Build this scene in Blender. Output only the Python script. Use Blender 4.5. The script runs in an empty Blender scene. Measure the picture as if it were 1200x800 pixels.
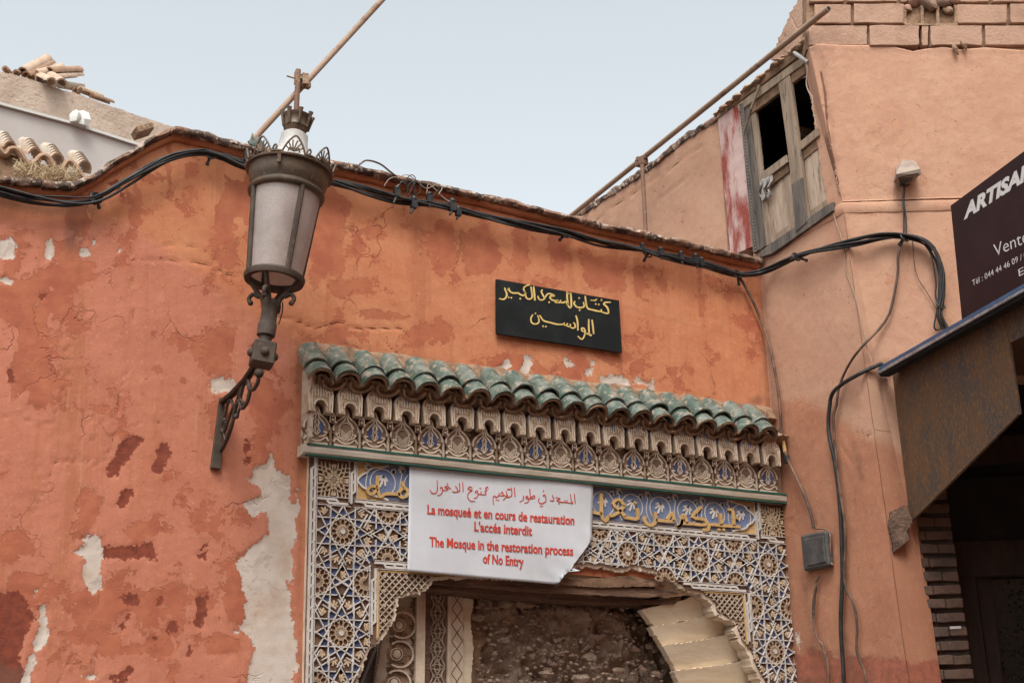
import bpy, bmesh, math, random
import numpy as np
from mathutils import Vector, Matrix, noise as mn
random.seed(7)
rad = math.radians
sc = bpy.context.scene
col = sc.collection

def nvec(p):                                  # repeatable vector noise
    p = Vector(p); return Vector((mn.noise(p), mn.noise(p + Vector((31.7, 11.3, 5.9))), mn.noise(p + Vector((-17.1, 43.9, 23.3)))))
# ------------------------------------------------------------------ camera
FPX, CX, CY = 1700.0, 600.0, 400.0            # focal length in photo pixels (photo 1200 wide)
nz = lambda v: np.array(v, float) / np.linalg.norm(v)
Xc = nz((3227, -488, -FPX)); Zc = nz((-115, 5162, -FPX))
Yc = np.cross(Zc, Xc); Yc /= np.linalg.norm(Yc); Zc = np.cross(Xc, Yc)
ROT = np.array([Xc, Yc, Zc])                  # camera axes -> world axes
CAM = np.array([0.0, -7.5, 1.6])
cam = bpy.data.cameras.new('camera'); camo = bpy.data.objects.new('camera', cam); col.objects.link(camo)
M4 = Matrix([list(ROT[0]) + [0], list(ROT[1]) + [0], list(ROT[2]) + [0], [0, 0, 0, 1]])
camo.matrix_world = Matrix.Translation(CAM) @ M4
cam.sensor_width = 36; cam.lens = 36 * FPX / 1200; cam.clip_end = 500; cam.clip_start = 0.05
sc.camera = camo
# ------------------------------------------------------------------ light
sc.view_settings.view_transform = 'Standard'; sc.view_settings.look = 'None'
sc.view_settings.exposure = 1.14; sc.view_settings.gamma = 1
SUN_EL, SUN_AZ = 58, 215                      # azimuth from +Y clockwise
w = bpy.data.worlds.new('World'); sc.world = w; w.use_nodes = True
nt = w.node_tree; bg = nt.nodes['Background']
sky = nt.nodes.new('ShaderNodeTexSky'); sky.sky_type = 'NISHITA'; sky.sun_disc = False
sky.sun_elevation = rad(SUN_EL); sky.sun_rotation = rad(SUN_AZ)
sky.air_density = 1.0; sky.dust_density = 5.0; sky.ozone_density = 1.0
hs = nt.nodes.new('ShaderNodeHueSaturation'); hs.inputs['Saturation'].default_value = 0.2
tint = nt.nodes.new('ShaderNodeMix'); tint.data_type = 'RGBA'; tint.blend_type = 'MULTIPLY'; tint.inputs[0].default_value = 1; tint.inputs[7].default_value = (.95, 1, .985, 1)
nt.links.new(sky.outputs[0], hs.inputs['Color']); nt.links.new(hs.outputs[0], tint.inputs[6]); nt.links.new(tint.outputs[2], bg.inputs['Color'])
bg.inputs['Strength'].default_value = 0.137
sl = bpy.data.lights.new('sun', 'SUN'); so = bpy.data.objects.new('sun', sl); col.objects.link(so)
sl.energy = 0.62; sl.angle = rad(16); sl.color = (1, 0.95, 0.88)
sd = Vector((math.sin(rad(SUN_AZ)) * math.cos(rad(SUN_EL)), math.cos(rad(SUN_AZ)) * math.cos(rad(SUN_EL)), math.sin(rad(SUN_EL))))
so.rotation_euler = sd.to_track_quat('Z', 'Y').to_euler()

# ------------------------------------------------------------------ surveying: planes of the place
def on_plane(x, y, p, n):
    d = ROT @ np.array([x - CX, -(y - CY), -FPX]); n = np.array(n, float); p = np.array(p, float)
    return CAM + d * ((p - CAM) @ n) / (d @ n)
def wall(x, y, off=0): return on_plane(x, y, (0, -off, 0), (0, 1, 0))          # main wall Y=0, off = out towards street
XJ = wall(897, 400)[0]
def side(x, y, off=0): return on_plane(x, y, (XJ - off, 0, 0), (1, 0, 0))       # window wall, X = XJ
def flat(v): v = np.array([v[0], v[1], 0]); return v / np.linalg.norm(v)
dF = flat(ROT @ np.array([1, 0, 0])); nF = flat(ROT @ np.array([0, 0, 1]))      # street-facing front of the corner building
C0 = side(988, 240)
def front(x, y, off=0): return on_plane(x, y, C0 + nF * off, nF)
dS = flat(ROT @ np.array([190 - CX, -(969 - CY), -FPX])) * -1                   # shop sign runs out of the front
nS = np.array([dS[1], -dS[0], 0]);
if nS @ (CAM - C0) < 0: nS = -nS
S0 = front(1030, 433)
def shop(x, y, off=0): return on_plane(x, y, S0 + nS * off, nS)
def px(P):
    c = (np.asarray(P, float) - CAM) @ ROT
    return CX - c[..., 0] / c[..., 2] * FPX, CY + c[..., 1] / c[..., 2] * FPX

# ------------------------------------------------------------------ materials
class MB_:
    def __init__(s, name):
        s.m = bpy.data.materials.new(name); s.m.use_nodes = True; s.t = s.m.node_tree; s.n = s.t.nodes; s.b = s.n['Principled BSDF']
        s.pos = s.n.new('ShaderNodeNewGeometry').outputs['Position']
    def link(s, a, b): s.t.links.new(a, b)
    def noise(s, scale, detail=6, rough=.6, stretch=None, dist=0):
        v = s.pos
        if stretch:
            mp = s.n.new('ShaderNodeMapping'); mp.inputs['Scale'].default_value = stretch; s.link(v, mp.inputs[0]); v = mp.outputs[0]
        n = s.n.new('ShaderNodeTexNoise'); n.inputs['Scale'].default_value = scale; n.inputs['Detail'].default_value = detail
        n.inputs['Roughness'].default_value = rough; n.inputs['Distortion'].default_value = dist
        s.link(v, n.inputs['Vector']); return n.outputs[0]
    def voro(s, scale, feat='F1'):
        n = s.n.new('ShaderNodeTexVoronoi'); n.inputs['Scale'].default_value = scale; n.feature = feat; s.link(s.pos, n.inputs['Vector']); return n.outputs[0]
    def attr(s, name):
        a = s.n.new('ShaderNodeAttribute'); a.attribute_name = name; return a.outputs['Fac']
    def math(s, op, a, b=0.0, c=None):
        n = s.n.new('ShaderNodeMath'); n.operation = op
        for i, v in enumerate((a, b) if c is None else (a, b, c)):
            if isinstance(v, (int, float)): n.inputs[i].default_value = v
            else: s.link(v, n.inputs[i])
        return n.outputs[0]
    def step(s, v, lo, hi, a=0.0, b=1.0):
        n = s.n.new('ShaderNodeMapRange'); n.inputs[1].default_value = lo; n.inputs[2].default_value = hi
        n.inputs[3].default_value = a; n.inputs[4].default_value = b; n.interpolation_type = 'SMOOTHSTEP'; s.link(v, n.inputs[0]); return n.outputs[0]
    def mix(s, f, a, b):
        n = s.n.new('ShaderNodeMix'); n.data_type = 'RGBA'
        if isinstance(f, (int, float)): n.inputs[0].default_value = f
        else: s.link(f, n.inputs[0])
        for i, v in ((6, a), (7, b)):
            if isinstance(v, tuple): n.inputs[i].default_value = (*v, 1)
            else: s.link(v, n.inputs[i])
        return n.outputs[2]
    def color(s, c):
        if isinstance(c, tuple): s.b.inputs['Base Color'].default_value = (*c, 1)
        else: s.link(c, s.b.inputs['Base Color'])
    def bump(s, h, strength=.4, dist=.01):
        n = s.n.new('ShaderNodeBump'); n.inputs['Strength'].default_value = strength; n.inputs['Distance'].default_value = dist
        s.link(h, n.inputs['Height']); s.link(n.outputs[0], s.b.inputs['Normal'])
def mat(name, c, c2=None, c3=None, rough=.85, scale=6, metal=0, bump=.3, bscale=60, bdist=.004, amt=(.4, .65), amt3=(.58, .66), scale3=18, stretch=None, spec=.3):
    m = MB_(name); out = c
    if c2: out = m.mix(m.step(m.noise(scale, 8, .65, stretch), *amt), out, c2)
    if c3: out = m.mix(m.step(m.noise(scale3, 8, .7, stretch), *amt3), out, c3)
    m.color(out); m.b.inputs['Roughness'].default_value = rough; m.b.inputs['Metallic'].default_value = metal
    m.b.inputs['Specular IOR Level'].default_value = spec
    if bump: m.bump(m.noise(bscale, 6, .65, stretch), bump, bdist)
    return m.m

def plaster(name, base, base2, pink=None, red=(.34, .1, .055), white=(.56, .47, .41), dark=None, darkc=(.3, .08, .05), peel=.62, streak=.5, hairs=.55):
    m = MB_(name)
    big = m.noise(.9, 5, .6); mid = m.noise(3.2, 6, .64); fine = m.noise(22, 8, .68); vfine = m.noise(95, 4, .6)
    streaks = m.noise(1.6, 6, .6, (9, 9, .8)); edge = m.noise(13, 6, .72); edge2 = m.noise(45, 6, .7)
    c = m.mix(m.step(mid, .35, .65), base, base2)
    if pink: c = m.mix(m.step(m.math('ADD', m.attr('pink'), m.math('MULTIPLY', m.math('SUBTRACT', big, .5), 1.6)), .0, 1.0), c, m.mix(m.step(mid, .35, .7), pink, (pink[0] * .86, pink[1] * .8, pink[2] * .8)))
    c = m.mix(m.math('MULTIPLY', m.step(streaks, .5, .75), streak), c, (base[0] * .82, base[1] * .7, base[2] * .66))
    c = m.mix(m.math('MULTIPLY', m.step(fine, .52, .7), .28), c, (min(1, base[0] * 1.18), base[1] * 1.22, base[2] * 1.25))
    drip = m.noise(1.1, 7, .68, (5, 5, .42), .3); drip2 = m.noise(1.0, 6, .7, (17, 17, .7), .2); blot = m.noise(8, 6, .74, None, .4)
    c = m.mix(m.math('MULTIPLY', m.step(drip, .52, .64), .55 * streak * 2), c, (red[0] * 1.18, red[1] * 1.5, red[2] * 1.35))
    c = m.mix(m.math('MULTIPLY', m.step(drip2, .58, .7), .35 * streak * 2), c, (min(1, base[0] * 1.05), base[1] * 1.3, base[2] * 1.55))
    c = m.mix(m.math('MULTIPLY', m.step(blot, .55, .6), .28), c, (base[0] * .86, base[1] * .74, base[2] * .7))
    c = m.mix(m.math('MULTIPLY', m.step(m.noise(70, 4, .75), .57, .65), .5), c, (base[0] * .66, base[1] * .55, base[2] * .5))
    c = m.mix(m.math('MULTIPLY', m.step(m.noise(40, 5, .8), .58, .64), hairs * .75), c, (min(1, base[0] * 1.25), min(1, base[1] * 1.6), min(1, base[2] * 1.9)))
    wv_ = m.n.new('ShaderNodeVectorMath'); wv_.operation = 'MULTIPLY_ADD'; nn_ = m.n.new('ShaderNodeTexNoise'); nn_.inputs['Scale'].default_value = 3; nn_.inputs['Detail'].default_value = 6
    m.link(m.pos, nn_.inputs['Vector']); m.link(nn_.outputs['Color'], wv_.inputs[0]); wv_.inputs[1].default_value = (.7, .7, .7); m.link(m.pos, wv_.inputs[2])
    vo = m.n.new('ShaderNodeTexVoronoi'); vo.feature = 'DISTANCE_TO_EDGE'; vo.inputs['Scale'].default_value = 1.5; m.link(wv_.outputs[0], vo.inputs['Vector'])
    hair = m.math('MULTIPLY', m.step(vo.outputs[0], .0, .012, 1, 0), m.step(m.noise(1.7, 4, .6), .5, .62))
    c = m.mix(m.math('MULTIPLY', hair, hairs), c, (red[0] * .5, red[1] * .5, red[2] * .5))
    edge0 = m.noise(5.5, 5, .72, None, .6)
    jit = m.math('ADD', m.math('MULTIPLY', m.math('SUBTRACT', edge, .5), 1.2), m.math('ADD', m.math('MULTIPLY', m.math('SUBTRACT', edge2, .5), .6), m.math('MULTIPLY', m.math('SUBTRACT', edge0, .5), 1.3)))
    rm = m.step(m.math('ADD', m.attr('red'), m.math('MULTIPLY', jit, .75)), .5, .53)
    # small natural peeling everywhere the coat has gone thin
    pn = m.math('MAXIMUM', rm, m.step(m.math('ADD', m.math('ADD', mid, m.math('ADD', m.math('MULTIPLY', m.attr('red'), .1), m.math('MULTIPLY', m.attr('wear'), .06))), m.math('MULTIPLY', jit, .2)), peel, peel + .012))
    rc = m.mix(m.step(m.noise(7, 6, .6), .35, .65), red, (red[0] * 1.25, red[1] * 1.45, red[2] * 1.3))
    c = m.mix(m.math('MULTIPLY', pn, .8), c, rc)
    pits = m.step(m.noise(26, 4, .6), .665, .7)
    c = m.mix(m.math('MULTIPLY', pits, .8), c, (red[0] * .7, red[1] * .7, red[2] * .7))
    if dark:
        dm = m.step(m.math('ADD', m.attr('dark'), m.math('MULTIPLY', jit, .8)), .5, .53)
        c = m.mix(dm, c, m.mix(m.step(fine, .4, .6), darkc, (darkc[0] * .75, darkc[1] * .8, darkc[2] * .9)))
    darken = m.step(m.math('ADD', m.attr('darken'), m.math('MULTIPLY', jit, .5)), .35, 1.0)
    c = m.mix(m.math('MULTIPLY', darken, .6), c, (.16, .08, .055))  # darker brown tone wherever the field marks it
    wm = m.step(m.math('ADD', m.attr('white'), m.math('MULTIPLY', jit, .6)), .5, .53)
    wc = m.mix(m.step(m.noise(5, 7, .65), .4, .7), white, (white[0] * .84, white[1] * .74, white[2] * .66))
    c = m.mix(wm, c, wc)
    cr = m.step(m.math('ADD', m.attr('crack'), m.math('MULTIPLY', jit, .1)), .5, .58)
    c = m.mix(m.math('MULTIPLY', cr, .75), c, (.13, .05, .03))
    m.color(c); m.b.inputs['Roughness'].default_value = .92; m.b.inputs['Specular IOR Level'].default_value = .15
    h = m.math('ADD', m.math('MULTIPLY', fine, .5), m.math('MULTIPLY', vfine, .15))
    h = m.math('SUBTRACT', h, m.math('MULTIPLY', pn, .35)); h = m.math('SUBTRACT', h, m.math('MULTIPLY', wm, .5))
    h = m.math('SUBTRACT', h, m.math('MULTIPLY', cr, 1.2)); h = m.math('ADD', h, m.math('MULTIPLY', mid, .25)); h = m.math('ADD', h, m.math('MULTIPLY', blot, .5)); h = m.math('SUBTRACT', h, m.math('MULTIPLY', hair, hairs))
    m.bump(h, .7, .008)
    return m.m

M = {}
M['wall'] = plaster('orange_limewash', (.52, .212, .108), (.47, .165, .082), pink=(.5, .188, .12), red=(.34, .095, .055), dark=True, peel=.595, darkc=(.24, .06, .035), streak=.62)
M['rightwall'] = plaster('pink_render', (.49, .285, .195), (.45, .25, .17), pink=(.42, .19, .115), red=(.42, .2, .13), peel=.73, dark=True, darkc=(.38, .13, .08), streak=.12, hairs=.15)
M['coping'] = mat('weathered_coping', (.24, .13, .085), (.07, .045, .035), (.46, .35, .28), scale=9, amt=(.42, .55), scale3=22, amt3=(.52, .6), bump=.9, bscale=28, bdist=.02)
M['block'] = mat('earth_block', (.42, .26, .185), (.34, .2, .14), (.22, .11, .07), scale=4, scale3=55, amt3=(.66, .7), bump=.8, bscale=45, bdist=.01)
M['cream'] = mat('carved_plaster_cream', (.66, .53, .42), (.5, .38, .28), (.32, .22, .15), scale=7, scale3=40, amt3=(.6, .7), bump=.3, bscale=120, bdist=.002)
M['white'] = mat('strapwork_white', (.58, .52, .48), (.46, .4, .36), (.3, .23, .19), scale=6, scale3=30, amt3=(.62, .72), bump=.2, bscale=140, bdist=.001)
M['finplate'] = mat('carved_plate_brown', (.44, .32, .23), (.32, .22, .15), (.2, .12, .085), scale=9, scale3=24, amt3=(.55, .66), bump=.5, bscale=60, bdist=.004)
M['paleblue'] = mat('faded_blue_edging', (.2, .21, .31), (.36, .33, .33), scale=30, bump=.2)
M['shieldplate'] = mat('shield_ground', (.24, .16, .115), (.16, .1, .07), (.35, .27, .2), scale=12, scale3=30, bump=.4)
M['fawn'] = mat('carved_plaster_fawn', (.46, .37, .29), (.36, .27, .2), (.24, .15, .1), scale=9, scale3=32, amt3=(.55, .66), bump=.4, bscale=90, bdist=.003)
M['moulding'] = mat('pale_moulding', (.5, .42, .35), (.42, .34, .27), (.3, .21, .15), scale=5, scale3=14, amt3=(.6, .72), bump=.3)
M['brown'] = mat('brown_ground', (.17, .095, .06), (.11, .06, .04), scale=14, bump=.5, bscale=80)
M['leaf'] = mat('carved_leaf_paint', (.55, .4, .27), (.42, .3, .2), (.26, .16, .1), scale=20, scale3=60, amt3=(.6, .7), bump=.2)
M['petal'] = mat('rosette_petal_paint', (.46, .33, .23), (.36, .24, .16), (.25, .14, .09), scale=20, scale3=50, bump=.2)
M['blue'] = mat('blue_paint', (.05, .065, .15), (.07, .09, .18), (.16, .16, .22), scale=8, scale3=30, amt3=(.55, .7), bump=.2)
M['friezeblue'] = mat('frieze_blue_paint', (.12, .15, .26), (.16, .19, .28), (.26, .26, .3), scale=7, scale3=22, amt3=(.56, .72), bump=.2)
M['ochre'] = mat('ochre_paint', (.52, .32, .13), (.44, .26, .1), (.34, .24, .14), scale=10, scale3=40, bump=.2)
M['green'] = mat('green_paint', (.015, .07, .052), (.03, .1, .075), (.2, .2, .15), scale=10, scale3=50, amt3=(.6, .7), bump=.2, rough=.6)
M['glaze'] = mat('green_glaze', (.06, .09, .072), (.15, .17, .145), (.3, .23, .18), scale=13, amt=(.42, .6), scale3=24, amt3=(.53, .6), rough=.38, bump=.35, bscale=40, bdist=.003, spec=.45)
M['clay'] = mat('clay_underside', (.3, .18, .11), (.15, .085, .05), (.4, .28, .18), scale=12, scale3=30, amt3=(.58, .68), bump=.8, bscale=50, bdist=.008)
M['mud'] = mat('mud_mortar', (.34, .22, .14), (.22, .13, .08), (.48, .38, .28), scale=14, scale3=35, amt3=(.56, .66), bump=1, bscale=45, bdist=.012)
M['rubble'] = mat('rubble_earth', (.44, .32, .24), (.3, .2, .15), (.56, .44, .35), scale=5, scale3=26, amt3=(.55, .68), bump=1, bscale=30, bdist=.03)
M['stone'] = mat('rubble_stone', (.32, .21, .16), (.2, .13, .1), (.42, .32, .25), scale=9, scale3=30, bump=.8, bscale=50, bdist=.01)
M['palewood'] = mat('bare_pale_board', (.72, .6, .45), (.62, .49, .35), (.44, .29, .18), scale=3, scale3=7, amt3=(.6, .75), stretch=(1, 1, 4), bump=.4, bscale=30)
M['oldwood'] = mat('weathered_wood', (.3, .22, .16), (.2, .14, .1), (.08, .055, .042), scale=3, scale3=7, amt3=(.56, .68), stretch=(6, 6, .8), bump=.6, bscale=12, bdist=.006)
M['plankwood'] = mat('bleached_plank', (.44, .33, .25), (.27, .19, .14), (.12, .08, .055), scale=2, scale3=5, amt3=(.55, .68), stretch=(9, 9, .9), bump=.6, bscale=12, bdist=.005)
M['greywood'] = mat('dark_grey_wood', (.085, .07, .062), (.15, .12, .1), (.035, .03, .027), scale=3, scale3=8, stretch=(6, 6, .8), bump=.6, bscale=12, bdist=.006)
M['brownwood'] = mat('brown_stained_wood', (.15, .085, .05), (.26, .15, .095), (.08, .045, .03), scale=3, scale3=8, amt3=(.52, .66), stretch=(2, 2, 5), bump=.6, bscale=14, bdist=.006)
M['beamwood'] = mat('rotten_beam_wood', (.17, .095, .06), (.09, .05, .035), (.3, .2, .13), scale=3, scale3=9, amt3=(.56, .66), stretch=(.7, 5, 9), bump=1, bscale=12, bdist=.012)
M['iron'] = mat('painted_iron', (.055, .04, .032), (.085, .06, .045), (.13, .08, .055), scale=10, scale3=30, amt3=(.56, .68), rough=.65, bump=.3, bscale=60, spec=.2)
M['bronze'] = mat('dull_bronze', (.12, .075, .047), (.07, .05, .035), (.2, .14, .09), scale=9, scale3=28, rough=.5, metal=.25, bump=.3, spec=.5)
M['tinroof'] = mat('pale_tin', (.46, .44, .42), (.36, .33, .3), scale=8, rough=.45, bump=.1)
M['rustpipe'] = mat('rusty_pipe', (.22, .12, .08), (.15, .08, .055), (.3, .2, .15), scale=4, scale3=20, rough=.7, bump=.3)
M['palepipe'] = mat('dusty_pipe', (.33, .22, .16), (.27, .17, .11), (.2, .11, .075), scale=3, scale3=7, rough=.7, bump=.05)
M['rust'] = mat('rusted_sheet', (.12, .066, .036), (.068, .054, .048), (.19, .092, .036), scale=7, scale3=70, amt3=(.5, .62), rough=.8, bump=.5, bscale=120, stretch=(1, 1, .45), bdist=.003)
M['cable'] = mat('black_cable', (.016, .016, .018), (.04, .036, .034), scale=14, rough=.5, bump=.1)
M['browncable'] = mat('dirty_cable', (.07, .045, .035), (.2, .11, .075), (.03, .025, .025), scale=9, scale3=30, rough=.7, bump=.2)
M['wire'] = mat('pale_wire', (.4, .3, .25), (.3, .2, .15), scale=9, bump=0)
M['board'] = mat('black_board', (.012, .013, .014), (.018, .02, .02), scale=5, spec=.12, rough=.6, bump=.1)
M['gold'] = mat('gold_lettering', (.68, .48, .17), (.55, .38, .12), scale=30, bump=0)
M['banner'] = mat('banner_vinyl', (.56, .56, .59), (.5, .495, .52), (.5, .48, .49), scale=2, scale3=5, amt3=(.55, .8), rough=.5, bump=.1, bscale=8, bdist=.01)
M['redprint'] = mat('red_print', (.5, .045, .03), (.56, .07, .045), scale=30, bump=0, rough=.5)
M['signbrown'] = mat('dark_brown_sign', (.03, .0125, .013), (.036, .016, .015), scale=4, spec=.1, rough=.6, bump=0)
M['signletter'] = mat('pale_sign_lettering', (.62, .58, .56), (.55, .5, .48), scale=9, bump=0)
M['bluemetal'] = mat('blue_metal_edge', (.05, .1, .2), (.07, .13, .24), scale=9, rough=.4, metal=.2, bump=0)
M['greymetal'] = mat('bright_metal_edge', (.4, .42, .45), (.22, .22, .24), scale=20, rough=.35, metal=.5, bump=0)
M['brick'] = mat('narrow_clay_brick', (.13, .075, .055), (.085, .055, .043), (.19, .105, .075), scale=9, scale3=35, bump=.8, bscale=40, bdist=.008)
M['brokenpatch'] = mat('broken_masonry_patch', (.17, .1, .07), (.09, .055, .04), (.26, .17, .12), scale=12, scale3=26, bump=1, bscale=40, bdist=.02)
M['mortar'] = mat('dark_joint', (.075, .05, .04), (.045, .03, .025), scale=9, bump=.8, bscale=40, bdist=.01)
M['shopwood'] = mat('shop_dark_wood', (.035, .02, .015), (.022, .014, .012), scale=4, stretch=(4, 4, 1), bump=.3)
M['black'] = mat('unlit_black', (.01, .009, .009), (.018, .015, .013), scale=5, bump=.2)  # near-black colour stands in for darkness in hollows and under the awning
M['beige'] = mat('beige_earth_render', (.5, .38, .3), (.42, .31, .24), (.36, .25, .18), scale=4, scale3=14, bump=.7, bscale=20, bdist=.02)
M['greywall'] = mat('pale_grey_render', (.5, .45, .42), (.46, .4, .37), scale=2, bump=.2, bscale=20)
M['whitelip'] = mat('white_parapet_lip', (.6, .58, .55), (.6, .57, .53), scale=8, bump=.2)
M['tile'] = mat('pale_clay_tile', (.47, .33, .24), (.36, .25, .18), (.55, .45, .37), scale=9, scale3=22, bump=.4)
M['tiledark'] = mat('brown_clay_tile', (.33, .2, .13), (.24, .14, .09), (.45, .33, .24), scale=9, scale3=22, bump=.4)
M['limelip'] = mat('limed_tile_end', (.46, .38, .31), (.36, .27, .2), scale=12, bump=.3)
M['straw'] = mat('dry_straw', (.5, .38, .24), (.38, .27, .16), scale=20, bump=0)
M['redpaint'] = mat('flaking_red_paint', (.26, .055, .04), (.52, .36, .33), (.42, .15, .12), scale=3.3, scale3=9, amt=(.36, .52), amt3=(.56, .62), stretch=(1, 1.6, .5), bump=.4)
M['plastic'] = mat('grey_plastic', (.06, .055, .055), (.1, .09, .085), (.03, .03, .03), scale=14, scale3=40, rough=.6, bump=.4)
M['floodbody'] = mat('dusty_floodlight', (.32, .25, .2), (.24, .18, .15), scale=12, rough=.6, bump=.2)
M['cloth'] = mat('grey_rag', (.45, .41, .39), (.3, .27, .25), scale=20, bump=.4)
M['asphalt'] = mat('street_paving', (.16, .13, .115), (.11, .09, .08), scale=3, bump=.5)
M['graphite'] = mat('grey_lobe_plaster', (.25, .21, .19), (.2, .165, .15), scale=5, bump=.2)  # plaster greyed, the recess shadow put into its colour
M['leafreflect'] = mat('dark_leaf_reflection', (.03, .045, .025), (.015, .02, .015), scale=30, bump=0)
def glassmats():
    m = MB_('frosted_lamp_glass'); t = m.t
    c = m.mix(m.step(m.noise(6, 6, .6), .4, .7), (.58, .48, .44), (.44, .35, .31)); 
    dots = m.voro(110); c = m.mix(m.step(dots, .25, .5, .35, 0), c, (.3, .24, .22))
    d = m.n.new('ShaderNodeBsdfDiffuse'); tr = m.n.new('ShaderNodeBsdfTranslucent'); gl = m.n.new('ShaderNodeBsdfGlossy'); gl.inputs['Roughness'].default_value = .3
    m.link(c, d.inputs[0]); m.link(c, tr.inputs[0])
    a = m.n.new('ShaderNodeMixShader'); a.inputs[0].default_value = .5; m.link(d.outputs[0], a.inputs[1]); m.link(tr.outputs[0], a.inputs[2])
    b = m.n.new('ShaderNodeMixShader'); b.inputs[0].default_value = .07; m.link(a.outputs[0], b.inputs[1]); m.link(gl.outputs[0], b.inputs[2])
    m.link(b.outputs[0], m.n['Material Output'].inputs[0]); M['lampglass'] = m.m
    m = MB_('shop_window_glass'); m.color((.012, .014, .014)); m.b.inputs['Roughness'].default_value = .12; m.b.inputs['Specular IOR Level'].default_value = .5; M['shopglass'] = m.m
glassmats()

# ------------------------------------------------------------------ mesh helpers
WL = {}                                       # world location of every parent (all unrotated)
def put(name, me, m, parent=None, loc=(0, 0, 0), world=True, kind=None, label=None):
    o = bpy.data.objects.new(name, me)
    if m is not None and len(me.materials) == 0: me.materials.append(m)
    loc = np.array(loc, float)
    if parent is not None:
        o.parent = parent; o.location = loc - WL[parent.name]
    else: o.location = loc
    col.objects.link(o); WL[o.name] = loc
    if kind: o['kind'] = kind
    if label: o['label'] = label
    return o
def thing(name, loc, label, cat, group=None):
    o = bpy.data.objects.new(name, None); o.empty_display_size = .1; o.location = loc; col.objects.link(o)
    WL[o.name] = np.array(loc, float); o['label'] = label; o['category'] = cat
    if group: o['group'] = group
    return o
def tag(o, label, cat, group=None):
    o['label'] = label; o['category'] = cat
    if group: o['group'] = group
    return o
class MB:
    def __init__(s): s.v = []; s.f = []
    def add(s, vs, fs):
        b = len(s.v); s.v += [tuple(map(float, p)) for p in vs]; s.f += [tuple(i + b for i in f) for f in fs]; return s
    def prism(s, pts, vec):                   # planar outline extruded by a vector (from the front back)
        pts = [np.array(p, float) for p in pts]; n = len(pts); vec = np.array(vec, float)
        nn = sum((np.cross(pts[i], pts[(i + 1) % n]) for i in range(n)), np.zeros(3)) - 0
        c = sum(pts) / n; nn = sum((np.cross(pts[i] - c, pts[(i + 1) % n] - c) for i in range(n)), np.zeros(3))
        if nn @ vec > 0: pts = pts[::-1]
        s.add(pts + [p + vec for p in pts], [tuple(range(n)), tuple(range(2 * n - 1, n - 1, -1))] + [(i, i + n, (i + 1) % n + n, (i + 1) % n) for i in range(n)])
        return s
    def box(s, c, size, R=None):
        c = np.array(c, float); h = np.array(size, float) / 2; R = np.eye(3) if R is None else R
        vs = [c + R @ (h * np.array(k)) for k in ((-1, -1, -1), (1, -1, -1), (1, 1, -1), (-1, 1, -1), (-1, -1, 1), (1, -1, 1), (1, 1, 1), (-1, 1, 1))]
        return s.add(vs, [(0, 3, 2, 1), (4, 5, 6, 7), (0, 1, 5, 4), (1, 2, 6, 5), (2, 3, 7, 6), (3, 0, 4, 7)])
    def tube(s, pts, r, n=8, cap=True):
        pts = [np.array(p, float) for p in pts]; k = len(pts); rs = r if hasattr(r, '__len__') else [r] * k
        T = [pts[min(i + 1, k - 1)] - pts[max(i - 1, 0)] for i in range(k)]; T = [t / (np.linalg.norm(t) + 1e-12) for t in T]
        u = np.cross(T[0], (0, 0, 1)); u = np.cross(T[0], (1, 0, 0)) if np.linalg.norm(u) < .1 else u; u /= np.linalg.norm(u)
        vs = []
        for i in range(k):
            u = u - T[i] * (u @ T[i]); u /= np.linalg.norm(u); w_ = np.cross(T[i], u)
            vs += [pts[i] + rs[i] * (math.cos(a) * u + math.sin(a) * w_) for a in [2 * math.pi * j / n for j in range(n)]]
        fs = [(i * n + j, i * n + (j + 1) % n, (i + 1) * n + (j + 1) % n, (i + 1) * n + j) for i in range(k - 1) for j in range(n)]
        if cap: fs += [tuple(range(n - 1, -1, -1)), tuple((k - 1) * n + j for j in range(n))]
        return s.add(vs, fs)
    def lathe(s, prof, base, ax, n=32, a0=0, a1=2 * math.pi, closed=True):   # prof: (radius, height)
        ax = nz(ax); u = nz(np.cross(ax, (0, 1, 0))); w_ = np.cross(ax, u); base = np.array(base, float)
        full = abs(a1 - a0 - 2 * math.pi) < 1e-6; m_ = n if full else n + 1
        vs = []
        for r, h in prof:
            for j in range(m_):
                a = a0 + (a1 - a0) * j / n; vs.append(base + ax * h + r * (math.cos(a) * u + math.sin(a) * w_))
        fs = []
        for i in range(len(prof) - 1):
            for j in range(n): fs.append((i * m_ + j, i * m_ + (j + 1) % m_, (i + 1) * m_ + (j + 1) % m_, (i + 1) * m_ + j))
        return s.add(vs, fs)
    def ball(s, c, r, n=10, sq=(1, 1, 1), R=None):
        c = np.array(c, float); R = np.eye(3) if R is None else R; vs = []; m_ = n // 2
        for i in range(m_ + 1):
            t = math.pi * i / m_
            for j in range(n):
                a = 2 * math.pi * j / n; vs.append(c + R @ (r * np.array(sq) * np.array((math.sin(t) * math.cos(a), math.sin(t) * math.sin(a), math.cos(t)))))
        return s.add(vs, [(i * n + j, (i + 1) * n + j, (i + 1) * n + (j + 1) % n, i * n + (j + 1) % n) for i in range(m_) for j in range(n)])
    def mesh(s, name, org=(0, 0, 0), smooth=None, tri=False, merge=True):
        me = bpy.data.meshes.new(name); org = np.array(org, float)
        vs = (np.array(s.v) - org).tolist() if len(s.v) else []
        me.from_pydata(vs, [], s.f)
        bm = bmesh.new(); bm.from_mesh(me)
        if merge: bmesh.ops.remove_doubles(bm, verts=bm.verts, dist=1e-5)
        if tri: bmesh.ops.triangulate(bm, faces=[f for f in bm.faces if len(f.verts) > 4])
        bmesh.ops.recalc_face_normals(bm, faces=bm.faces)
        if smooth is not None:
            for f in bm.faces: f.smooth = True
            for e in bm.edges:
                if len(e.link_faces) == 2 and e.calc_face_angle(0) > rad(smooth): e.smooth = False
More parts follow.
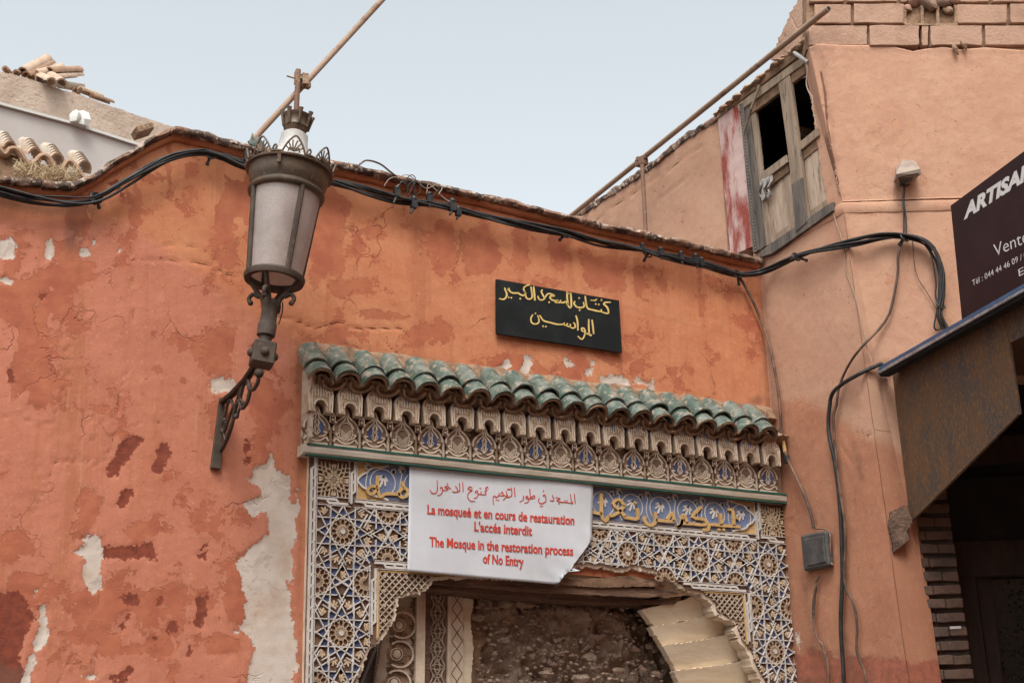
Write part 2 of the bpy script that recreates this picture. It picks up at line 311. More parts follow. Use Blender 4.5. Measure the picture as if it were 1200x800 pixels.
        bm.to_mesh(me); bm.free(); return me
    def build(s, name, m, parent=None, org=None, smooth=None, kind=None, label=None, bevel=0, tri=True, rough=0, cuts=0, rscale=12):
        if org is None: org = WL[parent.name] if parent is not None else np.mean(np.array(s.v), axis=0)
        me = s.mesh(name, org, smooth, tri)
        if bevel or cuts or rough:
            bm = bmesh.new(); bm.from_mesh(me)
            if bevel: bmesh.ops.bevel(bm, geom=list(bm.edges), offset=bevel, segments=1, affect='EDGES', clamp_overlap=True)
            if cuts: bmesh.ops.subdivide_edges(bm, edges=[e for e in bm.edges if e.calc_length() > cuts], cuts=3, use_grid_fill=True); 
            if rough:
                for v in bm.verts:
                    p = Vector(v.co) + Vector(org); v.co += nvec(p * rscale) * rough + nvec(p * rscale * 3.1) * rough * .4
            bmesh.ops.recalc_face_normals(bm, faces=bm.faces)
            bm.to_mesh(me); bm.free()
        return put(name, me, m, parent, org, kind=kind, label=label)
def smooth_path(pts, k=6):
    P = [np.array(p, float) for p in pts]; P = [2 * P[0] - P[1]] + P + [2 * P[-1] - P[-2]]; out = []
    for i in range(1, len(P) - 2):
        for j in range(k):
            t = j / k; a, b, c, d = P[i - 1:i + 3]
            out.append(.5 * ((2 * b) + (c - a) * t + (2 * a - 5 * b + 4 * c - d) * t * t + (3 * b - a - 3 * c + d) * t ** 3))
    return out + [P[-2]]
def ribbon(mb, pts, width, to3, vec, smooth=4, taper=None):   # flat stroke with thickness; pts and width in the 2-D units of to3
    P = smooth_path(pts, smooth) if smooth and len(pts) > 2 else [np.array(p, float) for p in pts]
    n = len(P); L = []; R_ = []
    for i in range(n):
        t = P[min(i + 1, n - 1)] - P[max(i - 1, 0)]; t = t / (np.linalg.norm(t) + 1e-9); q = np.array((-t[1], t[0]))
        w_ = width / 2
        if taper: w_ *= taper + (1 - taper) * math.sin(math.pi * (i + .6) / (n + .2)) ** .6
        L.append(P[i] + q * w_); R_.append(P[i] - q * w_)
    vec = np.array(vec, float); f3 = [to3(*p) for p in L] + [to3(*p) for p in R_]
    vs = f3 + [p + vec for p in f3]; m2 = 2 * n; fs = []
    for i in range(n - 1):
        fs += [(i, i + 1, n + i + 1, n + i), (i, m2 + i, m2 + i + 1, i + 1), (n + i, n + i + 1, m2 + n + i + 1, m2 + n + i)]
    fs += [(0, n, m2 + n, m2), (n - 1, m2 + n - 1, m2 + n + n - 1, n + n - 1)]
    mb.add(vs, fs)
def dot(mb, x, y, r, to3, vec, n=8):
    mb.prism([to3(x + r * math.cos(2 * math.pi * i / n), y + r * math.sin(2 * math.pi * i / n)) for i in range(n)], vec)
def inside(poly, x, y):
    c = False; n = len(poly); j = n - 1
    for i in range(n):
        xi, yi = poly[i][:2]; xj, yj = poly[j][:2]
        if (yi > y) != (yj > y) and x < (xj - xi) * (y - yi) / (yj - yi + 1e-12) + xi: c = not c
        j = i
    return c

# ------------------------------------------------------------------ wear fields measured on the wall, stored on its vertices
def field(X, Y, shapes, fe):
    out = np.full(X.shape, -99.0)
    for s_ in shapes:
        k = s_[0]
        if k == 'e':
            _, x, y, rx, ry = s_[:5]; a = rad(s_[5]) if len(s_) > 5 else 0
            dx, dy = X - x, Y - y; u = dx * math.cos(a) + dy * math.sin(a); v = -dx * math.sin(a) + dy * math.cos(a)
            d = (1 - np.sqrt((u / rx) ** 2 + (v / ry) ** 2)) * min(rx, ry)
        else:
            P = s_[1]; segs = list(zip(P[:-1], P[1:])) + ([(P[-1], P[0])] if k == 'p' else [])
            dist = np.full(X.shape, 1e9); ins = np.zeros(X.shape, bool)
            for (ax, ay), (bx, by) in segs:
                vx, vy = bx - ax, by - ay; t = np.clip(((X - ax) * vx + (Y - ay) * vy) / (vx * vx + vy * vy + 1e-9), 0, 1)
                dist = np.minimum(dist, np.hypot(X - ax - t * vx, Y - ay - t * vy))
                if k == 'p': ins ^= ((ay > Y) != (by > Y)) & (X < (bx - ax) * (Y - ay) / ((by - ay) + 1e-12) + ax)
            d = np.where(ins, dist, -dist) if k == 'p' else s_[2] - dist
        out = np.maximum(out, d)
    return np.clip(.5 + out / (2 * fe), 0, 1)
def resample(P, n):
    P = np.array([np.array(p, float) for p in P]); d = np.r_[0, np.cumsum(np.linalg.norm(np.diff(P, axis=0), axis=1))]
    t = np.linspace(0, d[-1], n); return np.stack([np.interp(t, d, P[:, i]) for i in range(3)], 1)
def surf(name, top, bot, nx, nv, nrm, m, parent, fields, depth=.2, amp=.006, hole=None, jag=0, label=None, byx=None, kind=None, foff=None):
    if byx is None: T = resample(top, nx); B = resample(bot, nx)
    else:
        top = np.array(top); T = np.stack([byx, np.full(len(byx), top[0][1]), np.interp(byx, top[:, 0], top[:, 2])], 1); B = T.copy(); B[:, 2] = bot; nx = len(byx)
    t = (np.linspace(0, 1, nv) if np.isscalar(nv) else np.array(nv)); nv = len(t)
    P = B[None] * (1 - t)[:, None, None] + T[None] * t[:, None, None]; P = P.reshape(-1, 3)
    X, Y = px(P); F = {k: field(X, Y, v, 13 if k in ('red', 'dark', 'white') else 10 if k != 'crack' else 6) for k, v in fields.items()}
    for k in ('red', 'white', 'crack', 'pink', 'dark', 'darken', 'wear'): F.setdefault(k, np.zeros(len(P)))
    nrm = np.array(nrm, float); dsp = np.zeros(len(P))
    for i, p in enumerate(P):
        v = Vector(p); dsp[i] = amp * (mn.noise(v * 1.4) * .9 + mn.noise(v * 6) * .25 + mn.noise(v * 19) * .22 + mn.noise(v * 45) * .12)
    dsp -= .010 * F['crack'] * (F['crack'] > .5) + .006 * (F['white'] > .52) + .003 * (F['dark'] > .52)
    Q = P + nrm[None] * dsp[:, None]
    vs = np.concatenate([Q, P - nrm[None] * depth]); N = len(P)
    idx = lambda j, i: j * nx + i
    keep = np.ones((nv - 1, nx - 1), bool)
    if hole is not None:
        Pc = P.reshape(nv, nx, 3); cc = (Pc[:-1, :-1] + Pc[1:, 1:]) / 2
        for (a0, a1, z0, z1) in hole: keep &= ~((cc[..., 0] > a0) & (cc[..., 0] < a1) & (cc[..., 2] > z0) & (cc[..., 2] < z1))
    fs = []
    for j in range(nv - 1):
        for i in range(nx - 1):
            if keep[j, i]: fs.append((idx(j, i), idx(j, i + 1), idx(j + 1, i + 1), idx(j + 1, i)))
    for i in range(nx - 1):
        for j, fl in ((nv - 1, 0), (0, 1)): fs.append((idx(j, i), idx(j, i + 1), idx(j, i + 1) + N, idx(j, i) + N))
    for j in range(nv - 1):
        for i in (0, nx - 1): fs.append((idx(j, i), idx(j + 1, i), idx(j + 1, i) + N, idx(j, i) + N))
    org = WL[parent.name] if parent is not None else np.array(P[0])
    me = bpy.data.meshes.new(name); me.from_pydata((vs - org).tolist(), [], fs)
    for k, a in F.items():
        at = me.attributes.new(k, 'FLOAT', 'POINT'); at.data.foreach_set('value', np.concatenate([a, a]).astype(np.float32))
    for p in me.polygons[:int(keep.sum())]: p.use_smooth = True
    me.update(); return put(name, me, m, parent, org, kind=kind, label=label)

# ================================================================== THE GROUND
g = MB(); g.add([(-150, -150, 0), (150, -150, 0), (150, 150, 0), (-150, 150, 0)], [(0, 1, 2, 3)])
g.build('ground', M['asphalt'], kind='structure', org=(0, 0, 0))

# rest of the street, out of frame: houses opposite and along the right side
def street_house(name, p, q, h, back_, m):
    p, q = np.array([*p[:2], 0.]), np.array([*q[:2], 0.]); mb = MB(); b = np.array([*back_, 0.])
    mb.prism([p, q, q + b, p + b], (0, 0, h)); mb.build(name, m, kind='structure', org=(0, 0, 0))
street_house('street_house', (-9, -9.3), (9, -8.6), 8.2, (0, -5), M['rightwall'])
_f = front(1348, 400); street_house('street_house', _f, _f + dS * 9.5, 8.0, (5, 0), M['rightwall'])

# ================================================================== MAIN WALL
OUT = np.array((0, -1, 0.0))
TOPPX = [(0, 219), (49, 224), (82, 227), (107, 215), (132, 199), (176, 172), (203, 160), (234, 167), (275, 178), (397, 201), (461, 216), (553, 235), (645, 258), (737, 278), (828, 298), (900, 314)]
topw = [wall(*p) for p in TOPPX]
topw = [np.array((-6, 0, topw[0][2]))] + topw; topw[-1] = np.array((XJ + .05, 0, topw[-1][2]))
W_ = thing('plaster_wall', (3, 0, 0), 'long peeling orange-red plastered wall with a crumbling stone coping, behind the lamp', 'wall')
f = dict(
    wear=[('e', 60, 350, 60, 90), ('e', 50, 440, 60, 60), ('e', 230, 660, 110, 70), ('e', 160, 720, 130, 50), ('e', 270, 470, 70, 80), ('e', 650, 430, 120, 18), ('e', 60, 740, 80, 60), ('e', 450, 400, 90, 20), ('e', 60, 620, 70, 40)],
    white=[('p', [(318, 530), (325, 548), (338, 560), (343, 590), (350, 600), (347, 640), (340, 700), (347, 740), (345, 810), (290, 812), (292, 780), (298, 760), (285, 735), (290, 700), (276, 655), (300, 635), (315, 625), (312, 600), (295, 605), (287, 590), (306, 580), (292, 562), (300, 545), (312, 545)]),
           ('p', [(98, 626), (112, 626), (121, 650), (120, 690), (108, 698), (96, 676), (100, 655), (84, 645), (98, 640)]),
           ('l', [(51, 712), (50, 740), (40, 765), (30, 800)], 5), ('l', [(44, 690), (38, 700)], 2),
           ('e', 8, 290, 12, 14), ('e', 6, 328, 8, 5), ('l', [(60, 280), (55, 303)], 4), ('e', 98, 297, 7, 5), ('e', 110, 285, 4, 4), ('e', 108, 793, 10, 3), ('e', 109, 514, 6, 3),
           ('l', [(330, 660), (342, 662)], 5), ('l', [(348, 575), (350, 600)], 2.5), ('e', 344, 775, 5, 20),
           ('l', [(620, 422), (612, 445)], 5), ('l', [(575, 440), (596, 425)], 3), ('e', 720, 447, 18, 7), ('l', [(745, 445), (765, 452)], 3), ('e', 764, 455, 4, 9), ('l', [(695, 424), (690, 436)], 3), ('l', [(660, 419), (668, 428)], 2),
           ('e', 259, 451, 14, 9), ('e', 276, 740, 4, 3), ('e', 140, 293, 3, 3), ('l', [(252, 448), (272, 455)], 6)],
    dark=[('l', [(152, 520), (143, 535), (133, 552)], 8), ('l', [(192, 524), (184, 548)], 7), ('l', [(150, 577), (143, 590)], 6), ('l', [(128, 648), (172, 645)], 8), ('e', 174, 645, 9, 13),
          ('e', 155, 702, 10, 6), ('l', [(148, 722), (143, 735)], 6), ('l', [(189, 700), (186, 707)], 4), ('l', [(238, 700), (233, 730)], 6), ('e', 201, 733, 5, 4), ('e', 237, 650, 8, 8),
          ('p', [(-10, 690), (20, 695), (42, 720), (25, 760), (30, 830), (-10, 830)]), ('e', 181, 750, 3, 6), ('e', 220, 765, 4, 6), ('l', [(152, 785), (146, 790)], 4), ('l', [(128, 796), (140, 800)], 5),
          ('e', 240, 640, 5, 8), ('e', 289, 524, 5, 9), ('e', 292, 540, 6, 4), ('e', 98, 580, 5, 8), ('e', 12, 437, 5, 6), ('e', 158, 515, 9, 7), ('e', 50, 348, 7, 5), ('l', [(135, 215), (142, 228)], 4)],
    red=[('p', [(262, 205), (295, 215), (298, 300), (280, 240), (268, 300), (250, 260)]), ('e', 285, 235, 16, 20), ('e', 262, 270, 6, 30), ('p', [(355, 215), (385, 215), (410, 240), (400, 300), (365, 345), (360, 270)]),
         ('e', 440, 272, 14, 9), ('p', [(385, 330), (430, 325), (440, 345), (390, 350)]), ('e', 395, 310, 10, 18), ('p', [(508, 255), (530, 258), (535, 320), (515, 320)]), ('p', [(540, 270), (575, 262), (590, 300), (570, 325), (545, 320)]),
         ('e', 610, 300, 10, 22), ('e', 655, 290, 12, 22), ('p', [(680, 300), (735, 300), (730, 345), (690, 335)]), ('e', 700, 320, 16, 18), ('e', 750, 330, 9, 14), ('e', 775, 335, 6, 8), ('e', 835, 330, 9, 7), ('e', 855, 345, 5, 8), ('e', 610, 270, 8, 6),
         ('p', [(666, 415), (680, 410), (686, 428), (668, 432)]), ('p', [(620, 425), (655, 432), (655, 450), (625, 445)]), ('e', 700, 415, 8, 7), ('e', 725, 420, 20, 8), ('p', [(780, 428), (792, 430), (790, 452)]), ('e', 665, 440, 14, 7), ('e', 610, 435, 8, 6), ('e', 840, 420, 5, 5),
         ('e', 258, 490, 9, 22), ('p', [(245, 475), (275, 470), (262, 520), (248, 515)]), ('e', 217, 402, 6, 7), ('e', 183, 433, 6, 4), ('e', 255, 398, 13, 18), ('p', [(250, 395), (278, 385), (270, 440), (245, 440)]), ('e', 231, 410, 8, 12), ('e', 216, 445, 5, 5),
         ('p', [(28, 385), (45, 390), (30, 450), (14, 470), (10, 430)]), ('e', 35, 400, 14, 40), ('e', 10, 350, 12, 40), ('e', 48, 470, 10, 8), ('e', 15, 300, 10, 26), ('e', 90, 250, 14, 34), ('e', 45, 330, 9, 20), ('e', 75, 345, 6, 14),
         ('e', 275, 690, 13, 35), ('e', 290, 720, 12, 25), ('e', 262, 755, 20, 10), ('e', 30, 690, 24, 22), ('e', 20, 640, 20, 10), ('e', 100, 590, 10, 20), ('e', 120, 480, 20, 6), ('e', 178, 620, 24, 8), ('e', 160, 760, 30, 6), ('e', 200, 700, 30, 5),
         ('e', 450, 370, 30, 6), ('e', 500, 395, 26, 5), ('e', 420, 290, 8, 22), ('e', 640, 330, 12, 5), ('e', 175, 210, 14, 6), ('e', 160, 225, 5, 6), ('e', 225, 200, 7, 10)],
    pink=[('p', [(-400, 235), (150, 262), (345, 400), (345, 560), (362, 900), (-400, 900)])],
    darken=[('l', [(0, 236), (60, 248), (115, 245)], 8), ('e', 85, 275, 12, 30), ('l', [(98, 255), (92, 320)], 3), ('l', [(110, 245), (150, 228)], 3), ('l', [(255, 540), (258, 562)], 3), ('l', [(350, 400), (352, 800)], 5),
          ('l', [(400, 402), (520, 425), (640, 452), (780, 472), (880, 478)], 3), ('e', 886, 470, 12, 10), ('l', [(893, 330), (900, 480)], 6), ('l', [(-10, 790), (20, 800)], 20), ('l', [(690, 348), (880, 400)], 1), ('l', [(300, 430), (296, 470)], 2)],  # darker lines below cables, beside the panel, above the cornice, in the corner
    crack=[('l', [(153, 280), (155, 330), (156, 370), (152, 400), (151, 430), (140, 460), (137, 490), (133, 510), (125, 540), (121, 600), (118, 660), (115, 740), (110, 790)], .6),
           ('l', [(133, 512), (128, 538), (65, 540), (55, 570), (40, 600), (30, 615)], .6), ('l', [(155, 304), (200, 305), (235, 308), (255, 315), (268, 322), (285, 326)], 1.0),
           ('l', [(200, 286), (235, 290), (255, 308), (268, 322)], .5), ('l', [(0, 487), (30, 492), (60, 497), (80, 440), (78, 400)], .4), ('l', [(315, 370), (345, 375), (370, 385), (395, 378), (420, 385), (470, 385), (480, 395)], 1.2),
           ('l', [(450, 398), (460, 410), (475, 418)], 1.2), ('l', [(65, 540), (120, 545)], .4), ('l', [(345, 440), (352, 470)], .6), ('l', [(78, 490), (140, 498), (200, 494)], .3), ('l', [(180, 285), (230, 290)], .3)])
_r = random.Random(11)
for _ in range(26):
    x_ = _r.uniform(120, 880); y_ = float(np.interp(x_, [p[0] for p in TOPPX], [p[1] for p in TOPPX])) + 4; L_ = _r.uniform(18, 90)
    f['darken'].append(('l', [(x_, y_), (x_ + _r.uniform(-2, 3), y_ + L_ * .5), (x_ + _r.uniform(-2, 4), y_ + L_)], _r.uniform(-4, 1)))  # stain drips below the coping
    f['red'].append(('l', [(x_ + 9, y_), (x_ + 11, y_ + L_ * .9)], _r.uniform(-6, 3)))
bx = np.concatenate([np.linspace(-6, .6, 30), np.arange(.62, XJ + .05, .016)])
tz = np.concatenate([np.linspace(0, 2.15 / 5.5, 14), np.linspace(2.18 / 5.5, 1, 215)])
surf('plaster', topw, 0.0, 0, tz, OUT, M['wall'], W_, f, depth=.32, amp=.007, hole=[(2.95, 6.12, -1, 3.0)], byx=bx)
# coping: rough stone and mortar lumps laid end to end
def coping(path, ends, h, name, parent, m, y0=-.075, y1=.3, drop=0.0):
    P = resample(path, 400); s = np.r_[0, np.cumsum(np.linalg.norm(np.diff(P, axis=0), axis=1))]; a = 0
    while a < s[-1] - .05:
        b = min(s[-1], a + random.uniform(*ends)); k = max(4, int((b - a) / .03)); ts = np.linspace(a + .004, b - .004, k)
        C = np.stack([np.interp(ts, s, P[:, i]) for i in range(3)], 1); mb = MB(); vs = []; n = 12
        sec = [(y0 + .012, 0), (y0, h * .3), (y0 + .004, h * .62), (y0 + .025, h * .9), (y0 + .06, h * 1.02), (0, h * 1.08), (.08, h * 1.1), (.18, h * 1.08), (y1 - .02, h), (y1, h * .5), (y1 - .01, 0), (.1, -.01)]
        q = random.uniform(-.006, .006)
        for i, c in enumerate(C):
            for (yy, zz) in sec:
                p = Vector((c[0], yy, c[2] + zz + drop)); d = nvec(p * 9) * .014 + nvec(p * 30) * .006
                vs.append((p.x + d.x * .5, p.y + d.y + q, p.z + d.z * .8 + q))
        fs = [(i * n + j, i * n + (j + 1) % n, (i + 1) * n + (j + 1) % n, (i + 1) * n + j) for i in range(k - 1) for j in range(n)] + [tuple(range(n)), tuple((k - 1) * n + j for j in range(n))]
        mb.add(vs, fs); mb.build(name, m, parent, smooth=50, org=WL[parent.name]); a = b
vis = [p for p in topw[1:]]
vis = [np.array((-1.5, 0, topw[1][2]))] + vis; vis[-1] = np.array((XJ - .02, 0, vis[-1][2]))
coping(vis, (.3, .62), .05, 'coping_stone', W_, M['coping'])
led = MB()                                     # thin plaster fillet under the coping
P = resample([p - np.array((0, 0, .0)) for p in vis], 260); sec = [(-.004, -.03), (-.022, -.026), (-.034, -.008), (-.034, .004), (0.01, .004)]
vs = [];
for c in P:
    for (yy, zz) in sec:
        p = Vector((c[0], yy, c[2] + zz)); d = nvec(p * 14) * .006; vs.append((p.x, p.y + d.y, p.z + d.z))
n = len(sec); led.add(vs, [(i * n + j, i * n + j + 1, (i + 1) * n + j + 1, (i + 1) * n + j) for i in range(len(P) - 1) for j in range(n - 1)])
led.build('fillet', M['wall'], W_, smooth=60)

# ================================================================== CARVED DOOR SURROUND
OFF = .03
K = thing('carved_door_surround', (4.53, -.02, 0), 'broken blue and cream carved stucco surround of the mosque doorway, with star strapwork', 'door surround')
def wv(u, v, o=OFF): return np.array((u, -o, v))
edgeL = [(380, 1500), (395, 900), (413, 811), (418, 801), (424, 786), (427, 778), (433, 762), (440, 756), (447.5, 749), (454, 740.6), (460.6, 727.5), (464.6, 719), (464, 711), (467, 701), (475, 697.5), (482, 696), (490, 695), (498, 692), (506, 683), (509, 679)]
edgeT = [(560, 677), (620, 679), (655, 676), (665, 669), (675.6, 665.6), (687, 664), (697, 666), (707, 665), (716, 668), (729, 670), (740, 666), (750, 668), (766, 672), (775, 675), (782, 680), (790, 683), (794, 687.5), (807, 694)]
edgeR = [(820, 695), (824.5, 701), (829, 703), (834, 709), (835, 715), (837.5, 719), (844, 722), (852, 727), (860, 730), (870, 730), (864, 733), (860, 736), (862, 743), (865, 751), (870, 757), (873, 758.5), (878, 771), (881, 778), (883, 784), (889.5, 793.5), (893, 801), (905, 830), (918, 900), (930, 1500)]
def unloop(P):                                 # drop tiny loops where a jagged outline crosses itself
    cr = lambda a, b, c: (b[0] - a[0]) * (c[1] - a[1]) - (b[1] - a[1]) * (c[0] - a[0])
    P = list(P); i = 0
    while i < len(P) - 3:
        for j in range(min(i + 60, len(P) - 2), i + 1, -1):
            a, b, c, d = P[i], P[i + 1], P[j], P[j + 1]
            if cr(a, b, c) * cr(a, b, d) < 0 and cr(c, d, a) * cr(c, d, b) < 0: del P[i + 1:j + 1]; break
        i += 1
    return P
def rough_edge(E, a, sx=0, sy=0):
    out = []
    for (p, q) in zip(E[:-1], E[1:]):
        k = max(1, int(math.hypot(q[0] - p[0], q[1] - p[1]) / 1.6)) if max(p[1], q[1]) < 905 else 1
        for i in range(k):
            t = i / k; x = p[0] + (q[0] - p[0]) * t; y = p[1] + (q[1] - p[1]) * t
            L__ = math.hypot(q[0] - p[0], q[1] - p[1]) + 1e-9; e = 1.3 * a * math.sin(math.pi * min(1, max(0, (i + .5) / k))) ** .3 * (mn.noise(Vector((x * .3, y * .3, 2.2))) + .7 * mn.noise(Vector((x * .9, y * .9, 7.2)))); out.append((x - (q[1] - p[1]) / L__ * e + sx, y + (q[0] - p[0]) / L__ * e + sy))
    return unloop(out + [(E[-1][0] + sx, E[-1][1] + sy)])
def clampz(p): p[2] = max(p[2], 0.0); return p
brk = [clampz(wall(x, y, OFF)) for x, y in rough_edge(edgeL + edgeT + edgeR, 2.6)]
XL, XR, ZT = 2.841, 6.18, 3.60
xs = [p for p in brk if True]
outline = [wv(XL, 0), wv(XL, ZT), wv(XR + .03, ZT), wv(XR + .03, 0)] + brk[::-1]
mb = MB(); mb.prism(outline, (0, .10, 0)); mb.build('plaster_backing', M['cream'], K, tri=True)
# the carved field is chipped back a little further than the backing, leaving a pale broken lip
inn = [wall(x, y, OFF) for x, y in unloop(rough_edge(edgeL, 1.2, -3.5, -3) + rough_edge(edgeT, 1.2, 0, -5) + rough_edge(edgeR, 1.2, 4, -2.5))]
clipuv = [(XL, -1), (XL, ZT), (XR, ZT), (XR, -1)] + [(p[0], max(-1, p[2])) for p in inn[::-1]]
ok = lambda u, v: inside(clipuv, u, v)
mb = MB(); mb.prism([wv(u, max(v, 0), OFF + .004) for u, v in clipuv], (0, .003, 0)); mb.build('brown_ground', M['brown'], K, tri=True)
A = .545
zr = 3.141; zb = 3.285; zi = 2.995; xl0, xl1 = 2.885, 3.212
CEN = 4.534; xr0, xr1 = 2 * CEN - xl1, 2 * CEN - xl0; mir = lambda x: 2 * CEN - x
INB = 2.955
def strip_region(u, v):                        # the star-work band: horizontal plus two legs
    if not (xl0 < u < xr1 and v < zb): return False
    return v > zi + .002 or u < xl1 - .002 or u > xr0 + .002
fulls = []; halves = []
tops = [3.044, 3.594, 4.135]; tops = tops + [mir(x) for x in tops]; tops.sort()
for x in tops: fulls.append((x, zr))
for a_, b_ in zip(tops[:-1], tops[1:]):
    halves += [((a_ + b_) / 2, zr + .14, -90), ((a_ + b_) / 2, zr - .14, 90)]
for xc in (3.044, mir(3.044)):
    for k in range(1, 5):
        z = zr - .557 * k; fulls.append((xc, z))
    for k in range(0, 5):
        z = zr - .557 * (k + .5); halves += [(xc - .142, z, 0), (xc + .142, z, 180)]
r0 = .135 * A
strap = MB(); inl = MB(); leaves = []
def seg(mb, a, b, wd, o0, o1, test):
    a = np.array(a); b = np.array(b); L = np.linalg.norm(b - a); k = max(1, int(L / .014)); run = None
    for i in range(k + 1):
        good = i < k and test(*(a + (b - a) * (i + .5) / k))
        if good and run is None: run = i
        if not good and run is not None:
            p = a + (b - a) * run / k; q = a + (b - a) * i / k; run = None
            ribbon(mb, [p, q], wd, lambda u, v: wv(u, v, o0), (0, o0 - o1, 0), smooth=0)
tst = lambda u, v: strip_region(u, v) and ok(u, v)
fulls.append((CEN, zr)); halves = [h_ for h_ in halves if abs(h_[0] - CEN) > .02] + [(CEN + s_ * .2, zr + t_ * .14, -90 * t_) for s_ in (-1, 1) for t_ in (-1, 1)]
allc = [(x, z) for x, z in fulls] + [(x, z) for x, z, _ in halves]
AC = np.array(allc)
def tst2(u, v): return tst(u, v) and np.hypot(AC[:, 0] - u, AC[:, 1] - v).min() > r0 * .96
for (x, z) in allc:
    for k in range(12):
        a = rad(30 * k); n_ = np.array((math.cos(a), math.sin(a))); t_ = np.array((-n_[1], n_[0])); c = np.array((x, z)) + n_ * r0
        L = 2.3 * r0
        seg(strap, c - t_ * L, c + t_ * L, .0056, OFF + .020 + .0004 * (k % 3), OFF + .004, tst2)
        tip = np.array((x, z)) + n_ * r0 * 1.52; tri = [np.array((x, z)) + n_ * r0 * 1.9, tip + t_ * r0 * .26 - n_ * .004, tip - t_ * r0 * .26 - n_ * .004]
        tri = [np.array((x, z)) + n_ * r0 * 1.95, np.array((x, z)) + n_ * r0 * 1.5 + t_ * r0 * .40, np.array((x, z)) + n_ * r0 * 1.12, np.array((x, z)) + n_ * r0 * 1.5 - t_ * r0 * .40]
        if all(tst(*p) for p in tri): inl.prism([wv(p[0], p[1], OFF + .0075) for p in tri], (0, .003, 0))
        a2 = rad(30 * k + 15); p = np.array((x, z)) + r0 * 2.12 * np.array((math.cos(a2), math.sin(a2)))
        if tst(*(p + (.012, .0))) and tst(*(p - (.012, 0))) and tst(*(p + (0, .012))) and tst(*(p - (0, .012))) and all(np.hypot(*(p - q[0])) > .034 for q in leaves) and all(np.hypot(*(p - np.array(c_))) > r0 * 1.5 for c_ in allc):
            leaves.append((p, a2))
so_ = strap.build('strapwork', M['white'], K, kind='stuff'); io_ = inl.build('blue_inlay', M['blue'], K, kind='stuff')
# carved leaf piece, one mesh, many copies
def leaf_mesh():
    mb = MB(); to = lambda u, v: np.array((u, 0, v))
    for a, l, wd in ((0, .038, .011), (36, .032, .010), (-36, .032, .010), (76, .022, .009), (-76, .022, .009)):
        c = math.cos(rad(a)); s = math.sin(rad(a))
        pts = [(-.012 * 1, 0), (-.012 + c * l * .5, s * l * .5 + .001), (-.012 + c * l, s * l)]
        ribbon(mb, pts, wd, to, (0, .010, 0), smooth=3, taper=.3)
    return mb.mesh('carved_leaf', merge=False)
lm = leaf_mesh(); lm.materials.append(M['leaf'])
def rotpart(name, me, parent, loc, ang, m=None):
    o = put(name, me, m, parent, loc); o.rotation_euler = (0, -ang, 0); return o
for p, a in leaves[:300]:
    if random.random() < .05: continue
    a += random.uniform(-.12, .12); rotpart('carved_leaf', lm, K, wv(p[0], p[1], OFF + .016), a)
def rosette_mesh(half):
    mb = MB(); to = lambda u, v: np.array((u, 0, v))
    for k in range(12):
        a = 30 * k
        if half and math.cos(rad(a)) < -.1: continue
        for rr, ll, ww in ((.30, .96, .17), (.22, .55, .09)):
            aa = a + (15 if rr < .3 else 0); c, s = math.cos(rad(aa)), math.sin(rad(aa)); w2 = ww * r0
            P = [(rr * r0, 0), ((rr + ll) / 2 * r0, w2), (ll * .9 * r0, w2 * .9), (ll * r0, 0), (ll * .9 * r0, -w2 * .9), ((rr + ll) / 2 * r0, -w2), (rr * r0, 0)]
            ribbon(mb, [(x * c - y * s, x * s + y * c) for x, y in P], .0036, to, (0, .012, 0), smooth=2)
    m2 = MB(); dot(m2, 0, 0, r0 * .2, lambda u, v: np.array((u, -.004, v)), (0, .012, 0), 10)
    return mb.mesh('rosette', merge=False), m2.mesh('button', merge=False)
RF, RB = rosette_mesh(False); RH, _ = rosette_mesh(True)
RF.materials.append(M['petal']); RH.materials.append(M['petal']); RB.materials.append(M['white'])
for x, z in fulls:
    if not tst(x, z) or z < .2: continue
    r = put('rosette', RF, None, K, wv(x, z, OFF + .017)); put('button', RB, None, r, wv(x, z, OFF + .018))
for x, z, a in halves:
    c, s = math.cos(rad(a)), math.sin(rad(a)); q = (x + c * r0 * .6, z + s * r0 * .6)
    if not tst(*q) or z < .2: continue
    rotpart('half_rosette', RH, K, wv(x, z, OFF + .016), rad(a))
# braided borders
LP, LWD = .060, .044
def link_mesh():
    mb = MB(); to = lambda u, v: np.array((u, 0, v)); t = .0108
    P = [(.003, t), (LP - .004, t), (LP + .013, -t), (2 * LP + .008, -t)]
    ribbon(mb, P, .0135, to, (0, .012, 0), smooth=0); return mb.mesh('braid_link', merge=False)
LM = link_mesh(); LM.materials.append(M['white'])
nlinks = 0
def braid(a, b, name='braided_border'):
    global nlinks
    a = np.array(a); b = np.array(b); L = np.linalg.norm(b - a); t = (b - a) / L; ang = math.atan2(t[1], t[0]); q = np.array((-t[1], t[0]))
    base = MB(); seg(base, a, b, LWD, OFF + .010, OFF + .004, ok)
    if not base.v: return
    bo = base.build(name, M['brown'], K)
    rails = MB()
    for sgn in (-1, 1): seg(rails, a + q * sgn * (LWD / 2 + .0015), b + q * sgn * (LWD / 2 + .0015), .003, OFF + .0215, OFF + .003, ok)
    if rails.v: rails.build('rail', M['white'], bo)
    k = -1
    while (k + 2.2) * LP < L + .02:
        p = a + t * k * LP; k += 1
        if not (ok(*(p + t * LP * .6)) and ok(*(p + t * LP * 1.9))) or p[1] < 2.05: continue
        if k == 0: continue
        o = put('braid_link', LM, None, bo, wv(p[0], p[1], OFF + .021)); o.rotation_euler = (0, -ang, 0); nlinks += 1
braid((XL + .012, 3.575), (XR + .0, 3.575)); braid((3.11, 3.308), (mir(3.11), 3.308)); braid((XL + .022, 3.555), (XL + .022, .05)); braid((mir(XL) - .022, 3.555), (mir(XL) - .022, .05))
braid((3.235, 2.97), (mir(3.235), 2.97)); braid((3.233, 2.95), (3.233, .05)); braid((mir(3.233), 2.95), (mir(3.233), .05))
